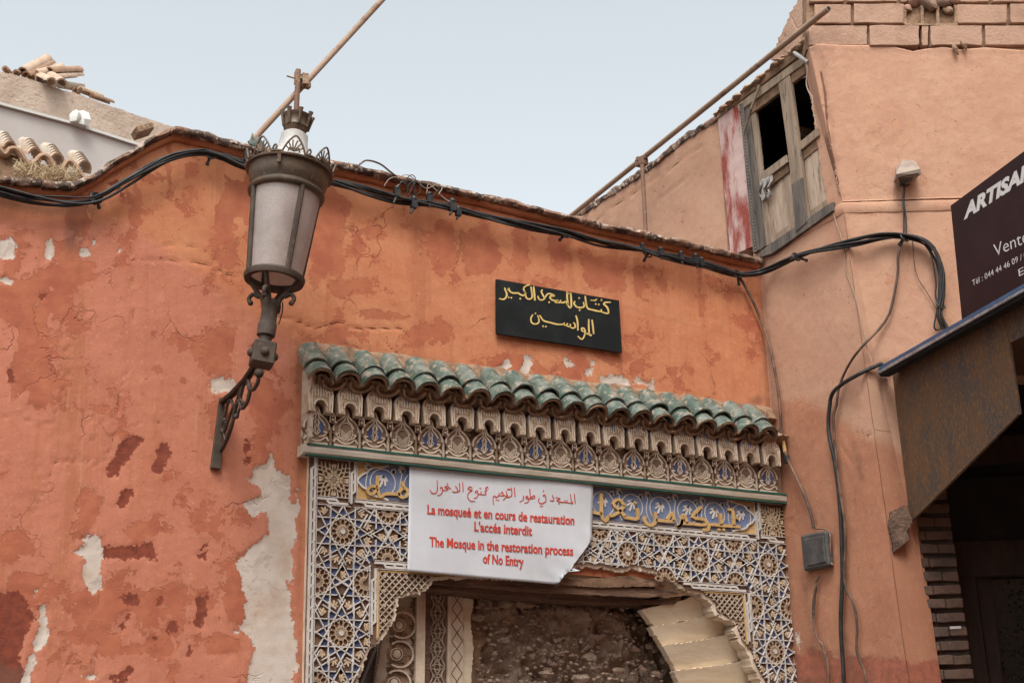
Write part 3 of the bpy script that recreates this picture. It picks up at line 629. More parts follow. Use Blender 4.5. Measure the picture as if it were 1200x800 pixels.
braid((3.103, 3.55), (3.103, 3.31)); braid((mir(3.103), 3.55), (mir(3.103), 3.31)); braid((2.885, 3.308), (3.09, 3.308)); braid((mir(3.09), 3.308), (mir(2.885), 3.308))
# corner medallions with crossing arcs
for c in ((2.985, 3.43), (mir(2.985), 3.43)):
    mb = MB(); H = .098; to = lambda u, v: wv(u, v, OFF + .018)
    for sx, sy in ((1, 1), (1, -1), (-1, 1), (-1, -1)):
        for r_ in (.125, .15, .172):
            P = []
            for k in range(0, 13):
                a = rad(90 * k / 12); P.append((c[0] - sx * H + sx * r_ * math.cos(a), c[1] - sy * H + sy * r_ * math.sin(a)))
            ribbon(mb, [p for p in P if abs(p[0] - c[0]) < H and abs(p[1] - c[1]) < H] or P, .0055, to, (0, .012, 0), smooth=0)
    for a in range(0, 360, 45):
        ribbon(mb, [c, (c[0] + .03 * math.cos(rad(a)), c[1] + .03 * math.sin(rad(a)))], .005, to, (0, .012, 0), smooth=0)
    for a in (0, 90, 180, 270):
        for b in (-22, 0, 22):
            d = np.array((math.cos(rad(a)), math.sin(rad(a)))); e = np.array((math.cos(rad(a + b)), math.sin(rad(a + b))))
            ribbon(mb, [np.array(c) + d * .05, np.array(c) + d * .06 + e * .03], .009, to, (0, .012, 0), smooth=0)
    mb.build('corner_medallion', M['leaf'], K)
# inner spandrel net inside the braided frame, with an ochre edge
mb = MB(); seg(mb, (3.262, 2.94), (mir(3.262), 2.94), .016, OFF + .016, OFF + .004, ok); seg(mb, (3.262, 2.948), (3.262, 2.1), .016, OFF + .016, OFF + .004, ok); seg(mb, (mir(3.262), 2.948), (mir(3.262), 2.1), .016, OFF + .016, OFF + .004, ok)
mb.build('ochre_edging', M['ochre'], K)
mb = MB(); spt = lambda u, v: ok(u, v) and 3.272 < u < mir(3.272) and v < 2.93
for i in range(-34, 80):
    b = 3.27 + i * .040
    for s in (1, -1): seg(mb, (b, 2.2), (b + s * .75, 2.95), .0058, OFF + .015 + (.001 if s > 0 else 0), OFF + .004, spt)
for i in range(0, 40):
    for j in range(0, 12):
        u = 3.30 + i * .068 + (j % 2) * .034; v = 2.91 - j * .034 * 1.2
        if j % 2 == 0 and i % 2 == 0 and spt(u, v) and spt(u + .02, v) and spt(u - .02, v): dot(mb, u, v, .011, lambda a, b: wv(a, b, OFF + .018), (0, .012, 0), 6)
mb.build('spandrel_net', M['fawn'], K, kind='stuff')
# ---- inscription frieze
FZ0, FZ1 = 3.338, 3.545; xf0, xf1 = 3.125, mir(3.125)
mb = MB(); mb.prism([wv(xf0, FZ0, OFF + .009), wv(xf1, FZ0, OFF + .009), wv(xf1, FZ1, OFF + .009), wv(xf0, FZ1, OFF + .009)], (0, .004, 0)); mb.build('ochre_panel', M['ochre'], K)
def lobe_end(s):                               # pointed, lobed end of the blue cartouche
    m_ = (FZ0 + FZ1) / 2; e = xf0 + .004
    half = [(e, m_), (e + .03, m_ + .035), (e + .06, m_ + .05), (e + .07, m_ + .066), (e + .1, m_ + .08), (e + .15, m_ + .088), (e + .19, m_ + .1)]
    up = half; dn = [(x, 2 * m_ - z) for x, z in half[::-1]]
    P = dn + up[1:]
    return P if s < 0 else [(mir(x), z) for x, z in P[::-1]]
eL = lobe_end(-1); eR = lobe_end(1)
cart = eL + [(x, z) for x, z in eR[::1]]
mb = MB(); mb.prism([wv(u, v, OFF + .0135) for u, v in cart], (0, .004, 0)); mb.build('blue_cartouche', M['friezeblue'], K, tri=True)
mb = MB()
for E in (eL, eR): ribbon(mb, E, .011, lambda u, v: wv(u, v, OFF + .021), (0, .012, 0), smooth=3)
# scrolls and palmettes on the blue
xc = xf0 + .16
while xc < xf1 - .1:
    R_ = .078; P = [(xc + R_ * math.cos(a), (FZ0 + FZ1) / 2 + R_ * math.sin(a)) for a in np.linspace(rad(-60), rad(230), 22)]
    ribbon(mb, P, .0055, lambda u, v: wv(u, v, OFF + .017), (0, .006, 0), smooth=0)
    P = [(xc - .08, FZ0 + .01), (xc - .105, FZ0 + .08), (xc - .085, FZ1 - .01)]; ribbon(mb, P, .005, lambda u, v: wv(u, v, OFF + .017), (0, .006, 0))
    for (dx, dz, ang, L) in ((.005, .04, 250, .075), (-.085, .07, 120, .045), (.06, .06, 60, .03)):
        for b, l in ((0, 1), (28, .8), (-28, .8), (55, .55), (-55, .55)):
            a = rad(ang + b); o_ = np.array((xc + dx, (FZ0 + FZ1) / 2 + dz)); e_ = np.array((math.cos(a), math.sin(a))) * L * l
            ribbon(mb, [o_, o_ + e_ * .55 + (.003, 0), o_ + e_], .014 * (.6 + .4 * l), lambda u, v: wv(u, v, OFF + .0185), (0, .007, 0), smooth=3, taper=.3)
    xc += .212
mb.build('white_scrollwork', M['white'], K, kind='stuff')
def T(off, sc_): return lambda pts: [(off[0] + x / sc_, off[1] + y / sc_) for x, y in pts]
c1 = T((690, 560), 10); c2 = T((790, 575), 8.57); c3 = T((400, 535), 9.41)
mb = MB(); tw = lambda x, y: wall(x, y, OFF + .028); V = (0, .016, 0)
for P, wd in ((c1([(150, 175), (148, 300), (152, 400), (165, 465), (205, 500), (235, 445)]), 3.6), (c1([(235, 442), (300, 430), (370, 380), (425, 320)]), 3.4), (c1([(425, 325), (355, 245), (290, 298), (370, 380), (430, 455)]), 3.2), (c1([(420, 455), (500, 468), (578, 470), (572, 350)]), 3.6),
              (c1([(20, 390), (90, 405), (155, 418)]), 3.6), (c1([(665, 445), (655, 490), (690, 535), (740, 550), (780, 520), (788, 460), (775, 395)]), 3.6), (c1([(788, 488), (900, 500), (1005, 508)]), 3.6), (c1([(1000, 508), (985, 400), (925, 480)]), 3.2), (c1([(1100, 480), (1080, 545), (1035, 570)]), 3.4),
              (c2([(30, 362), (65, 345), (80, 300), (95, 235), (130, 300), (125, 325)]), 3.2), (c2([(80, 322), (200, 330), (315, 338), (308, 285), (190, 258), (275, 155)]), 3.4), (c2([(290, 388), (345, 385), (365, 335), (480, 345), (668, 358)]), 3.5), (c2([(468, 225), (478, 345)]), 3.6),
              (c2([(605, 350), (600, 250), (585, 190), (545, 182)]), 3.4), (c3([(402, 205), (400, 290), (408, 370), (432, 440), (485, 408), (560, 405), (650, 412)]), 3.6), (c3([(400, 330), (340, 322), (295, 360), (310, 405), (360, 400), (400, 350)]), 3.2), (c3([(683, 270), (690, 330), (735, 370), (720, 430), (665, 445), (640, 395), (685, 335)]), 3.4)):
    ribbon(mb, P, wd, tw, V, smooth=3)
for (x, y) in c1([(553, 285)]) + c2([(637, 270), (455, 387), (500, 387)]): dot(mb, x, y, 1.8, tw, V, 6)
mb.build('inscription', M['ochre'], K)

# ================================================================== TILED CORNICE OVER THE DOOR
CO = thing('tiled_cornice', (4.53, -.1, 3.6), 'row of green glazed barrel tiles over carved plaster brackets above the doorway', 'cornice')
xa, xb = 2.80, XJ - .005
zM0, zM1 = 3.60, 3.655
mo = .10
pL_ = wall(356, 520, mo); zt_ = pL_[2]; zb_ = wall(640, 573, mo)[2]
ztop = (wall(356, 521, mo)[2] + wall(921, 577, mo)[2]) / 2; zbot = ztop - .054
mb = MB(); sec = [(-.03, zbot - .006), (-.088, zbot), (-.096, zbot + .008), (-.10, zbot + .03), (-.10, ztop), (.02, ztop), (.02, zbot - .006)]
x0_, x1_ = wall(356, 521, mo)[0], xb
def sweepx(mb, sec, x0, x1, k=2, jit=0):
    vs = []
    for i in range(k):
        x = x0 + (x1 - x0) * i / (k - 1)
        for y, z in sec:
            d = nvec(Vector((x * 6, y * 20, z * 20))) * jit; vs.append((x, y + d.y, z + d.z))
    n = len(sec); mb.add(vs, [(i * n + j, i * n + (j + 1) % n, (i + 1) * n + (j + 1) % n, (i + 1) * n + j) for i in range(k - 1) for j in range(n)] + [tuple(range(n)), tuple((k - 1) * n + j for j in range(n))])
sweepx(mb, sec, x0_, x1_, 60, .003); mb.build('moulding', M['moulding'], CO)
mb = MB(); sweepx(mb, [(-.104, ztop - .010), (-.104, ztop + .003), (-.08, ztop + .003), (-.08, ztop - .010)], x0_ + .02, x1_, 40, .001); sweepx(mb, [(-.092, zbot - .008), (-.092, zbot - .0), (-.06, zbot - .0), (-.06, zbot - .008)], x0_ + .02, x1_, 40, .001)
mb.build('green_line', M['green'], CO)
# bay positions from the photograph
bays = [wall(x, y, .1)[0] for x, y in ((371, 510), (900, 560))]
NB = 19; bxs = np.linspace(bays[0], bays[1], NB)
pitch = bxs[1] - bxs[0]
zf_top = wall(406, 444, .15)[2]; zf_bot = wall(406, 486, .15)[2]; zs_top = wall(406, 483, .09)[2]
HF = zf_top - zf_bot; HS = zs_top - ztop
U3 = lambda o: (lambda u, v: np.array((u, -o, v)))
wb = pitch * .45
def fin_meshes():
    H = HF; p = MB(); o = [(-wb * .9, 0), (-wb, H * .5), (-wb * .86, H * .66), (-wb * .62, H * .72), (-wb * .52, H * .9), (-wb * .3, H * 1.0), (0, H * 1.05), (wb * .3, H * 1.0), (wb * .52, H * .9), (wb * .62, H * .72), (wb * .86, H * .66), (wb, H * .5), (wb * .9, 0), (wb * .55, .0)]
    ar = [(wb * .4 * math.cos(a), H * .14 + H * .17 * math.sin(a)) for a in np.linspace(0, math.pi, 9)]
    o = o[:-1] + [(wb * .42, 0)] + ar + [(-wb * .42, 0)]
    p.prism([U3(0)(*q) for q in o], (0, .05, 0))
    body = p.mesh('bracket', tri=True); c = MB(); V2 = (0, .007, 0); t3 = U3(.006)
    ribbon(c, [(x * .92, y * .985) for x, y in o[:13]], .0068, t3, V2, smooth=0)
    ribbon(c, [(x * 1.25, y + .006) for x, y in ar], .007, t3, V2, smooth=0)
    for sx in (-1, 1):
        ribbon(c, [(sx * wb * .2, H * .42), (sx * wb * .2, H * .85), (0, H * .97)], .0062, t3, V2, smooth=3)
        ribbon(c, [(sx * wb * .42, H * .42), (sx * wb * .4, H * .72)], .006, t3, V2, smooth=0)
        ribbon(c, [(sx * wb * .66, H * .05), (sx * wb * .68, H * .4), (sx * wb * .62, H * .58), (sx * wb * .45, H * .5)], .006, t3, V2, smooth=3)
        ribbon(c, [(sx * wb * .82, H * .2), (sx * wb * .78, H * .35), (sx * wb * .86, H * .5)], .006, t3, V2, smooth=3, taper=.3)
        ribbon(c, [(sx * wb * .3, H * .55), (sx * wb * .38, H * .62), (sx * wb * .28, H * .74)], .006, t3, V2, smooth=3, taper=.3)
    ribbon(c, [(0, H * .4), (0, H * .8)], .006, t3, V2, smooth=0)
    e = MB(); ribbon(e, [(x * .99, y * .99) for x, y in o[1:12]], .0055, U3(.0075), (0, .006, 0), smooth=0)
    for sx in (-1, 1): ribbon(e, [(sx * wb * .1, H * .5), (sx * wb * .1, H * .82)], .004, U3(.0075), (0, .006, 0), smooth=0)
    return body, c.mesh('carving', merge=False), e.mesh('blue_edging', merge=False)
def shield_meshes(kind):
    H = HS; ws = wb * 1.02; o = [(-ws * .85, 0), (-ws * .95, H * .16), (-ws * .8, H * .3), (-ws, H * .44), (-ws * .95, H * .6), (-ws * .6, H * .76), (-ws * .22, H * .86), (0, H * 1.08)]
    o = o + [(-x, y) for x, y in o[-2::-1]]; p = MB(); p.prism([U3(0)(*q) for q in o], (0, .03, 0)); body = p.mesh('shield', tri=True)
    c = MB(); t3 = U3(.007); V2 = (0, .008, 0)
    ribbon(c, [(x * .93, y * .96 + .002) for x, y in o[3:-3]], .009, t3, V2, smooth=2)
    ribbon(c, [(x * .62, y * .8 + .01) for x, y in o[4:-4]], .0065, t3, V2, smooth=2)
    ribbon(c, [(-ws * .85, H * .035), (ws * .85, H * .035)], .012, t3, V2, smooth=0)
    for sx in (-1, 1):
        ribbon(c, [(0, H * .1), (sx * ws * .35, H * .13), (sx * ws * .7, H * .22), (sx * ws * .9, H * .12)], .009, t3, V2, smooth=3)
        ribbon(c, [(sx * ws * .2, H * .22), (sx * ws * .55, H * .26), (sx * ws * .75, H * .36), (sx * ws * .5, H * .36)], .0075, t3, V2, smooth=3)
    i = MB()
    if kind == 'cone':
        for k in range(-3, 4):
            for s in (1, -1):
                P = [(k * .0105 + s * t, H * .2 + t) for t in np.linspace(0, H * .5, 8)]
                P = [q for q in P if (q[0] / (ws * .5)) ** 2 + ((q[1] - H * .42) / (H * .25)) ** 2 < 1]
                if len(P) > 1: ribbon(c, P, .0036, t3, V2, smooth=0)
        P = [(ws * .52 * math.cos(a), H * .42 + H * .26 * math.sin(a)) for a in np.linspace(0, 2 * math.pi, 17)]; ribbon(c, P, .004, t3, V2, smooth=0)
    else:
        for sx in (-1, 1):
            i.prism([U3(.0035)(*q) for q in [(sx * ws * .2, H * .3), (sx * ws * .55, H * .34), (sx * ws * .5, H * .55), (sx * ws * .2, H * .72), (sx * .004, H * .8)]], (0, .004, 0))
            ribbon(c, [(0, H * .25), (sx * ws * .26, H * .38), (0, H * .5), (sx * ws * .2, H * .6), (0, H * .72)], .004, t3, V2, smooth=2)
            ribbon(c, [(0, H * .25), (sx * ws * .16, H * .5), (0, H * .74)], .0036, t3, V2, smooth=2)
    return body, c.mesh('carving', merge=False), i.mesh('blue_petals', merge=False, tri=True) if i.v else None
FB, FC, FE = fin_meshes(); FE.materials.append(M['paleblue']); FB.materials.append(M['finplate']); FC.materials.append(M['cream'])
SH = {k: shield_meshes(k) for k in ('cone', 'blue')}
for k in SH:
    SH[k][0].materials.append(M['shieldplate']); SH[k][1].materials.append(M['cream'])
    if SH[k][2]: SH[k][2].materials.append(M['blue'])
mud = MB()
for i, bx_ in enumerate(bxs):
    q = random.uniform(-.004, .004)
    br = put('bracket', FB, None, CO, (bx_ + q, -.162, zf_bot + q)); br.rotation_euler = (rad(-5 + random.uniform(-1.5, 1.5)), rad(random.uniform(-1.5, 1.5)), 0)
    cv = bpy.data.objects.new('carving', FC); cv.parent = br; col.objects.link(cv)
    br.scale = (random.uniform(.94, 1.04), 1, random.uniform(.96, 1.04))
    if i in (3, 5, 8, 9, 11, 12, 13, 15, 16, 17): ce = bpy.data.objects.new('blue_edging', FE); ce.parent = br; col.objects.link(ce)
    k = 'blue' if i % 2 == 0 else 'cone'; b_, c_, i_ = SH[k]
    sh = put('shield', b_, None, CO, (bx_, -.088, ztop + .002)); sh.rotation_euler = (rad(3 + random.uniform(-1, 1)), 0, 0)
    cv = bpy.data.objects.new('carving', c_); cv.parent = sh; col.objects.link(cv)
    if i_: cv = bpy.data.objects.new('blue_petals', i_); cv.parent = sh; col.objects.link(cv)
    if i < NB - 1:
        m_ = bx_ + pitch / 2; mb = MB()
        mb.tube([(m_, -.085, ztop), (m_, -.085, ztop + HS * .55)], .0085, 8)
        for r_ in range(8): mb.tube([(m_ - .01, -.085, ztop + .006 + r_ * HS * .065), (m_ + .01, -.085, ztop + .011 + r_ * HS * .065)], .0045, 5)
        mb.build('colonnette', M['fawn'] if i % 3 else M['mud'], CO, smooth=50)
        if i % 6 != 5:
            mb = MB(); z0 = ztop + HS * .62
            mb.prism([(m_ + a * .018, -.112, z0 + b * .06) for a, b in ((-1, 0), (1, 0), (1, .6), (.6, .9), (0, 1.15), (-.6, .9), (-1, .6))], (0, .03, 0)); 
            o_ = mb.build('small_niche', M['brown'], CO, tri=True)
            mb = MB(); ribbon(mb, [(m_ + a * .015, z0 + b * .056) for a, b in ((-1, .05), (-1, .6), (-.5, .9), (0, 1.08), (.5, .9), (1, .6), (1, .05))], .0045, U3(.118), (0, .008, 0), smooth=0)
            dot(mb, m_, z0 + .02, .008, U3(.118), (0, .008, 0), 6); dot(mb, m_, z0 + .04, .005, U3(.118), (0, .008, 0), 6); mb.build('carving', M['cream'], o_)
# recess behind brackets and mortar under the tiles
mb = MB(); sweepx(mb, [(-.055, ztop), (-.055, zf_bot + .02), (-.075, zf_top - .03), (-.10, zf_top + .02), (-.10, zf_top + .06), (0.01, zf_top + .08), (.01, ztop)], xa + .035, xb, 150, .012); mb.build('recess_plaster', M['mud'], CO, smooth=60)
mb = MB(); mb.prism([wv(xa, ztop - .0, .0), wv(xa, zf_top + .06, .0), wv(xa, zf_top + .06, .17), wv(xa, ztop + .03, .135), wv(xa, ztop, .11)], (.018, 0, 0)); mb.build('end_cheek', M['fawn'], CO, label='plain thin plaster cheek closing the left end')
# tiles: a sloping axis out of the wall
lips = [372, 407, 438.6, 468, 499, 531, 560, 589, 618, 646, 676, 704, 732, 757, 782, 807, 832, 854, 876, 899]
lo0 = wall(375.6, 424, .23); lo1 = wall(902, 500, .23); zl = (lo0[2] + lo1[2]) / 2
up0 = wall(371, 412.5, .15); bk0 = wall(366, 401, .055)
NT = 20; txs = np.linspace(lo0[0] + .012, lo1[0] - .01, NT); tp = txs[1] - txs[0]
axis = nz((0, -(.085), -(up0[2] - lo0[2]) if up0[2] > lo0[2] else -.06))
def barrel_mesh(name, r0_, r1_, L, th=.011, n=14, flip=1, arc=180):
    mb = MB(); vs = []; a0 = (180 - arc) / 2
    for j in range(5):
        t = j / 4; r = r0_ + (r1_ - r0_) * t
        for rr in (r, r - th):
            for i in range(n + 1):
                a = rad(a0 + arc * i / n); vs.append((rr * math.cos(a), -L * t, flip * rr * math.sin(a)))
    k = n + 1; fs = []
    for j in range(4):
        b = j * 2 * k; c = (j + 1) * 2 * k
        for i in range(n): fs += [(b + i, b + i + 1, c + i + 1, c + i), (b + k + i, c + k + i, c + k + i + 1, b + k + i + 1)]
        for i in (0, n): fs.append((b + i, c + i, c + k + i, b + k + i))
    for j in (0, 4):
        b = j * 2 * k
        for i in range(n): fs.append((b + i, b + k + i, b + k + i + 1, b + i + 1))
    mb.add(vs, fs); return mb.mesh(name, smooth=40)
slope = math.atan2(axis[2], -axis[1])         # negative: falls outwards
BT = barrel_mesh('barrel_tile', tp * .42, tp * .475, .2); BT.materials.append(M['glaze'])
PT = barrel_mesh('pan_tile', tp * .46, tp * .46, .24, flip=-1, th=.013, arc=160); PT.materials.append(M['clay'])
UT = barrel_mesh('barrel_body', tp * .41, tp * .462, .2, th=.012); UT.materials.append(M['clay'])
ca, sa = math.cos(slope), math.sin(slope)
def tile_at(name, me, parent, x, y, z, dsl=0, yaw=0):   # (x,y,z) = centre of the front lip; body runs back into the wall
    L = .24 if me is PT else .2
    loc = (x, y + L * ca, z - L * sa); o = put(name, me, None, parent, loc); o.rotation_euler = (-slope + dsl, 0, yaw); return o
for i, x in enumerate(txs):
    j = lambda s: random.uniform(-s, s); r_ = tp * .49
    zc = zl - r_; tile_at('barrel_tile', BT, CO, x + j(.004), -.215 + j(.008), zc + j(.004), j(.03), j(.04))
    tile_at('barrel_body', UT, CO, x, -.21, zc - .008)
    uz = zc + (.052) * math.tan(-slope) + .020; tile_at('barrel_tile', BT, CO, x - .004 + j(.006), -.163 + j(.012), uz + .004 + j(.004), j(.025), j(.07))
    if i < NT - 1: tile_at('pan_tile', PT, CO, x + tp / 2, -.22 + j(.006), zc + .012 + j(.004))
mb = MB(); vs = []; nn = 240                   # mortar bedding, wavy, filling each barrel from below
for i in range(nn):
    x = xa + .03 + (XJ - xa - .05) * i / (nn - 1); ph = abs(((x - txs[0]) / tp + .5) % 1 - .5) * 2; hump = math.sqrt(max(0, 1 - ph * ph)) * tp * .34
    for y, z in ((-.19, zl - tp * .60 + hump), (-.12, zl - tp * .58 + hump * 1.0 + .03), (.0, zl + .02), (.0, zl - .11), (-.09, zl - .10), (-.15, zl - tp * .66 + hump * .35)):
        d = nvec(Vector((x * 22, y * 22, z * 22))) * .013; vs.append((x, y + d.y, z + d.z))
mb.add(vs, [(i * 6 + j, i * 6 + (j + 1) % 6, (i + 1) * 6 + (j + 1) % 6, (i + 1) * 6 + j) for i in range(nn - 1) for j in range(6)]); mb.build('mortar_bed', M['mud'], CO, smooth=60, kind='stuff')
mb = MB(); vs = []; nn = 260                   # crumbled mortar fillet where the tiles meet the wall
zw = bk0[2]
for i in range(nn):
    x = xa + .07 + (XJ - xa - .08) * i / (nn - 1)
    for y, z in ((.01, zw + .025), (-.02, zw + .005), (-.045, zw - .03), (-.06, zw - .08), (.01, zw - .1)):
        d = nvec(Vector((x * 13, y * 20, z * 20))) * .02; vs.append((x, y + d.y, z + d.z * .9))
mb.add(vs, [(i * 5 + j, i * 5 + j + 1, (i + 1) * 5 + j + 1, (i + 1) * 5 + j) for i in range(nn - 1) for j in range(4)]); mb.build('wall_fillet', M['clay'], CO, smooth=60, kind='stuff')

# ================================================================== BEHIND THE DOORWAY
DW = thing('rubble_filled_doorway', (4.5, .3, 0), 'dark earth rubble wall blocking the broken doorway between carved jamb and pale boards', 'rubble wall')
mb = MB(); nx, nv_ = 190, 120; vs = []
tl_ = wall(548, 660, -.42); br_ = wall(880, 900, -.42)
for j in range(nv_):
    for i in range(nx):
        x = tl_[0] + (br_[0] - tl_[0]) * i / (nx - 1); z = 1.2 + (3.05 - 1.2) * j / (nv_ - 1); p = Vector((x, 0, z))
        d = mn.noise(p * 2.3) * .12 + mn.noise(p * 7) * .08 + mn.noise(p * 15) * .05 + abs(mn.noise(p * 28)) * .04 + mn.noise(p * 60) * .014
        vs.append((x, .33 - d, z))
mb.add(vs, [(j * nx + i, j * nx + i + 1, (j + 1) * nx + i + 1, (j + 1) * nx + i) for j in range(nv_ - 1) for i in range(nx - 1)])
mb.build('earth_fill', M['rubble'], DW, smooth=70)
rng = random.Random(3)
def lump(mb, c, r, R_=None, sq=(1, .7, .6)):
    b = MB(); b.ball((0, 0, 0), r, 8, sq, R_); s_ = rng.uniform(0, 50)
    vs = [np.array(v) + np.array(nvec(Vector(v) / r * .9 + Vector((s_, 0, 0)))) * r * .35 + c for v in b.v]; mb.add(vs, b.f)
big = [(536 + 85, 708, 9), (560, 722, 8), (590, 715, 7), (612, 707, 10), (700, 745, 7), (690, 770, 9), (745, 760, 7), (640, 790, 9), (610, 722, 6), (725, 785, 8), (655, 765, 6), (680, 795, 10), (770, 790, 8), (590, 750, 6)]
for i_, (x, y, r_) in enumerate(big):
    mb = MB(); c = wall(x, y, -.26); lump(mb, c, r_ / 200, sq=(1.2, .7, .55)); mb.build('stone', M['rubble' if i_ % 2 else 'stone'], DW, smooth=25, rough=.012)
for _ in range(70):
    x = rng.uniform(560, 800); y = rng.uniform(700, 830); mb = MB(); lump(mb, wall(x, y, -.262), rng.uniform(.010, .028), sq=(1.2, .6, .7)); mb.build('clod', M['rubble' if _ % 3 else 'stone'], DW, smooth=20, rough=.01, rscale=20)
mb = MB()
for _ in range(700):
    x = rng.uniform(560, 800); y = rng.uniform(700, 830); lump(mb, wall(x, y, -.265 - rng.uniform(-.03, .03)), rng.uniform(.006, .02))
mb.build('gravel_in_fill', M['rubble'], DW, kind='stuff', smooth=80)
mb = MB(); mb.box((4.5, .75, 1.6), (3.6, .3, 3.2)); mb.build('core_wall', M['rubble'], DW)
# fractured door-leaf jamb on the left: scalloped arch lining, post, carved strips
JB = thing('carved_door_jamb', (3.6, .15, 0), 'older carved plaster jamb showing through the broken left side of the doorway', 'door jamb')
def pq(name, pts, y, m, parent=JB, thick=.05, **k):
    mb = MB(); mb.prism([wall(x, yy, -y) for x, yy in pts], (0, thick, 0)); return mb.build(name, m, parent, tri=True, **k)
pq('grey_lining', [(385, 900), (452, 735), (450, 690), (470, 690), (470, 900)], .30, M['graphite'])
pq('scalloped_panel', [(428, 900), (449, 740), (462, 690), (492, 690), (490, 900)], .20, M['fawn'])
for (x, y) in ((471, 732), (468, 766), (465, 800), (462, 836)):
    mb = MB(); R1 = 16
    P = [(x + R1 * .95 * math.cos(a) + 1, y + R1 * .95 * math.sin(a)) for a in np.linspace(rad(-130), rad(130), 20)]
    ribbon(mb, P, 2.4, lambda a, b: wall(a, b, -.185), (0, .02, 0), smooth=0)
    R2 = 7; ribbon(mb, [(x - 3 + R2 * math.cos(a), y + R2 * math.sin(a)) for a in np.linspace(0, 2 * math.pi, 18)], 1.2, lambda a, b: wall(a, b, -.185), (0, .02, 0), smooth=0)
    sc_o = mb.build('scallop', M['cream'], JB)
    mb = MB(); mb.prism([wall(x + 14.5 * math.cos(a), y + 14.5 * math.sin(a), -.196) for a in np.linspace(0, 2 * math.pi, 20)[:-1]], (0, .008, 0)); mb.build('hollow', M['mud'], sc_o)
    mb = MB(); mb.ball(wall(x - 3, y, -.185), .026, 12, (1, .4, 1)); mb.build('boss', M['cream'], sc_o, smooth=60)
    mb = MB()
    for s in (1, -1): ribbon(mb, [(x - 14, y + s * 15), (x + 4, y + 17 - s * 1), (x - 12, y + 17 + s * 15)][:2] if s > 0 else [(x - 14, y + 15), (x + 6, y + 24)], .8, lambda a, b: wall(a, b, -.19), (0, .01, 0), smooth=0)
    ribbon(mb, [(x - 14, y + 10), (x + 6, y + 10), (x - 10, y + 26), (x - 14, y + 18), (x + 8, y + 26)], .9, lambda a, b: wall(a, b, -.19), (0, .01, 0), smooth=0); mb.build('knotwork', M['brown'], sc_o)
mb = MB()
for k in range(60):
    y = 700 + k * 3.2; x = 486 - k * .12 + 2.2 * math.sin(k * 1.7); ribbon(mb, [(x - 2.5, y), (x, y + 1.6), (x + 2.5, y)], 1.0, lambda a, b: wall(a, b, -.19), (0, .012, 0), smooth=0)
    x = 450 - k * .55 ; ribbon(mb, [(x - 1, y + 30), (x + 1, y + 31.5), (x - 1, y + 33)], .8, lambda a, b: wall(a, b, -.19), (0, .012, 0), smooth=0)
mb.build('edge_carving', M['brown'], JB, kind='stuff')
pq('pilaster', [(485, 900), (489, 690), (499, 684), (496.5, 900)], .17, M['cream'])
pq('dark_post', [(494.5, 900), (497.5, 686), (505, 686), (501.5, 900)], .2, M['beamwood'], thick=.1)
cs = pq('carved_strip', [(500, 900), (504, 686), (526, 686), (524, 900)], .24, M['brown'])
mb = MB(); q3 = lambda a, b: wall(a, b, -.23)
for k in range(11):
    y = 697 + k * 21; x = 513.5 - k * .25
    ribbon(mb, [(x, y - 10), (x + 3, y - 3), (x + 9, y), (x + 3, y + 3), (x, y + 10), (x - 3, y + 3), (x - 9, y), (x - 3, y - 3), (x, y - 10)], 1.3, q3, (0, .015, 0), smooth=0)
    ribbon(mb, [(x - 9, y), (x - 5, y + 10), (x - 9, y + 20)], 1.1, q3, (0, .015, 0)); ribbon(mb, [(x + 9, y), (x + 5, y + 10), (x + 9, y + 20)], 1.1, q3, (0, .015, 0))
    ribbon(mb, [(x + 3.4 * math.cos(a), y + 3.4 * math.sin(a)) for a in np.linspace(0, 6.28, 9)], 1.0, q3, (0, .015, 0), smooth=0); ribbon(mb, [(x - 4, y + 10.5), (x, y + 6), (x + 4, y + 10.5), (x, y + 15), (x - 4, y + 10.5)], 1.0, q3, (0, .015, 0), smooth=0)
mb.build('star_carving', M['fawn'], cs, kind='stuff')
pq('pale_rail', [(523, 900), (525.5, 686), (529, 686), (527, 900)], .225, M['cream'])
ds = pq('lozenge_strip', [(527, 900), (529, 686), (543, 686), (542, 900)], .24, M['cream'])
mb = MB()
for k in range(12):
    y = 684 + k * 19; x = 536 - k * .12
    for s in (-1, 1): ribbon(mb, [(x, y), (x + s * 2.5, y + 3.5), (x + s * 4, y + 6), (x + s * 6.3, y + 9.5), (x + s * 4, y + 13), (x, y + 19)], .9, lambda a, b: wall(a, b, -.2385), (0, .004, 0), smooth=0)
mb.build('lozenge_grooves', M['brown'], ds)
mb = MB(); mb.prism([wall(x, y, -.26) for x, y in rough_edge([(541, 900), (543, 686), (553, 686), (555, 705), (551, 730), (555, 760), (552, 800), (553, 900)], 1.2)], (0, .06, 0)); mb.build('broken_plaster_edge', M['palewood'], JB, tri=True)
mb = MB(); mb.prism([wall(x, y, -.33) for x, y in rough_edge([(548, 900), (551, 686), (575, 690), (568, 720), (571, 745), (562, 770), (566, 800), (560, 900)], 2.2)], (0, .1, 0)); mb.build('brick_edge', M['mud'], JB, tri=True, rough=.01)
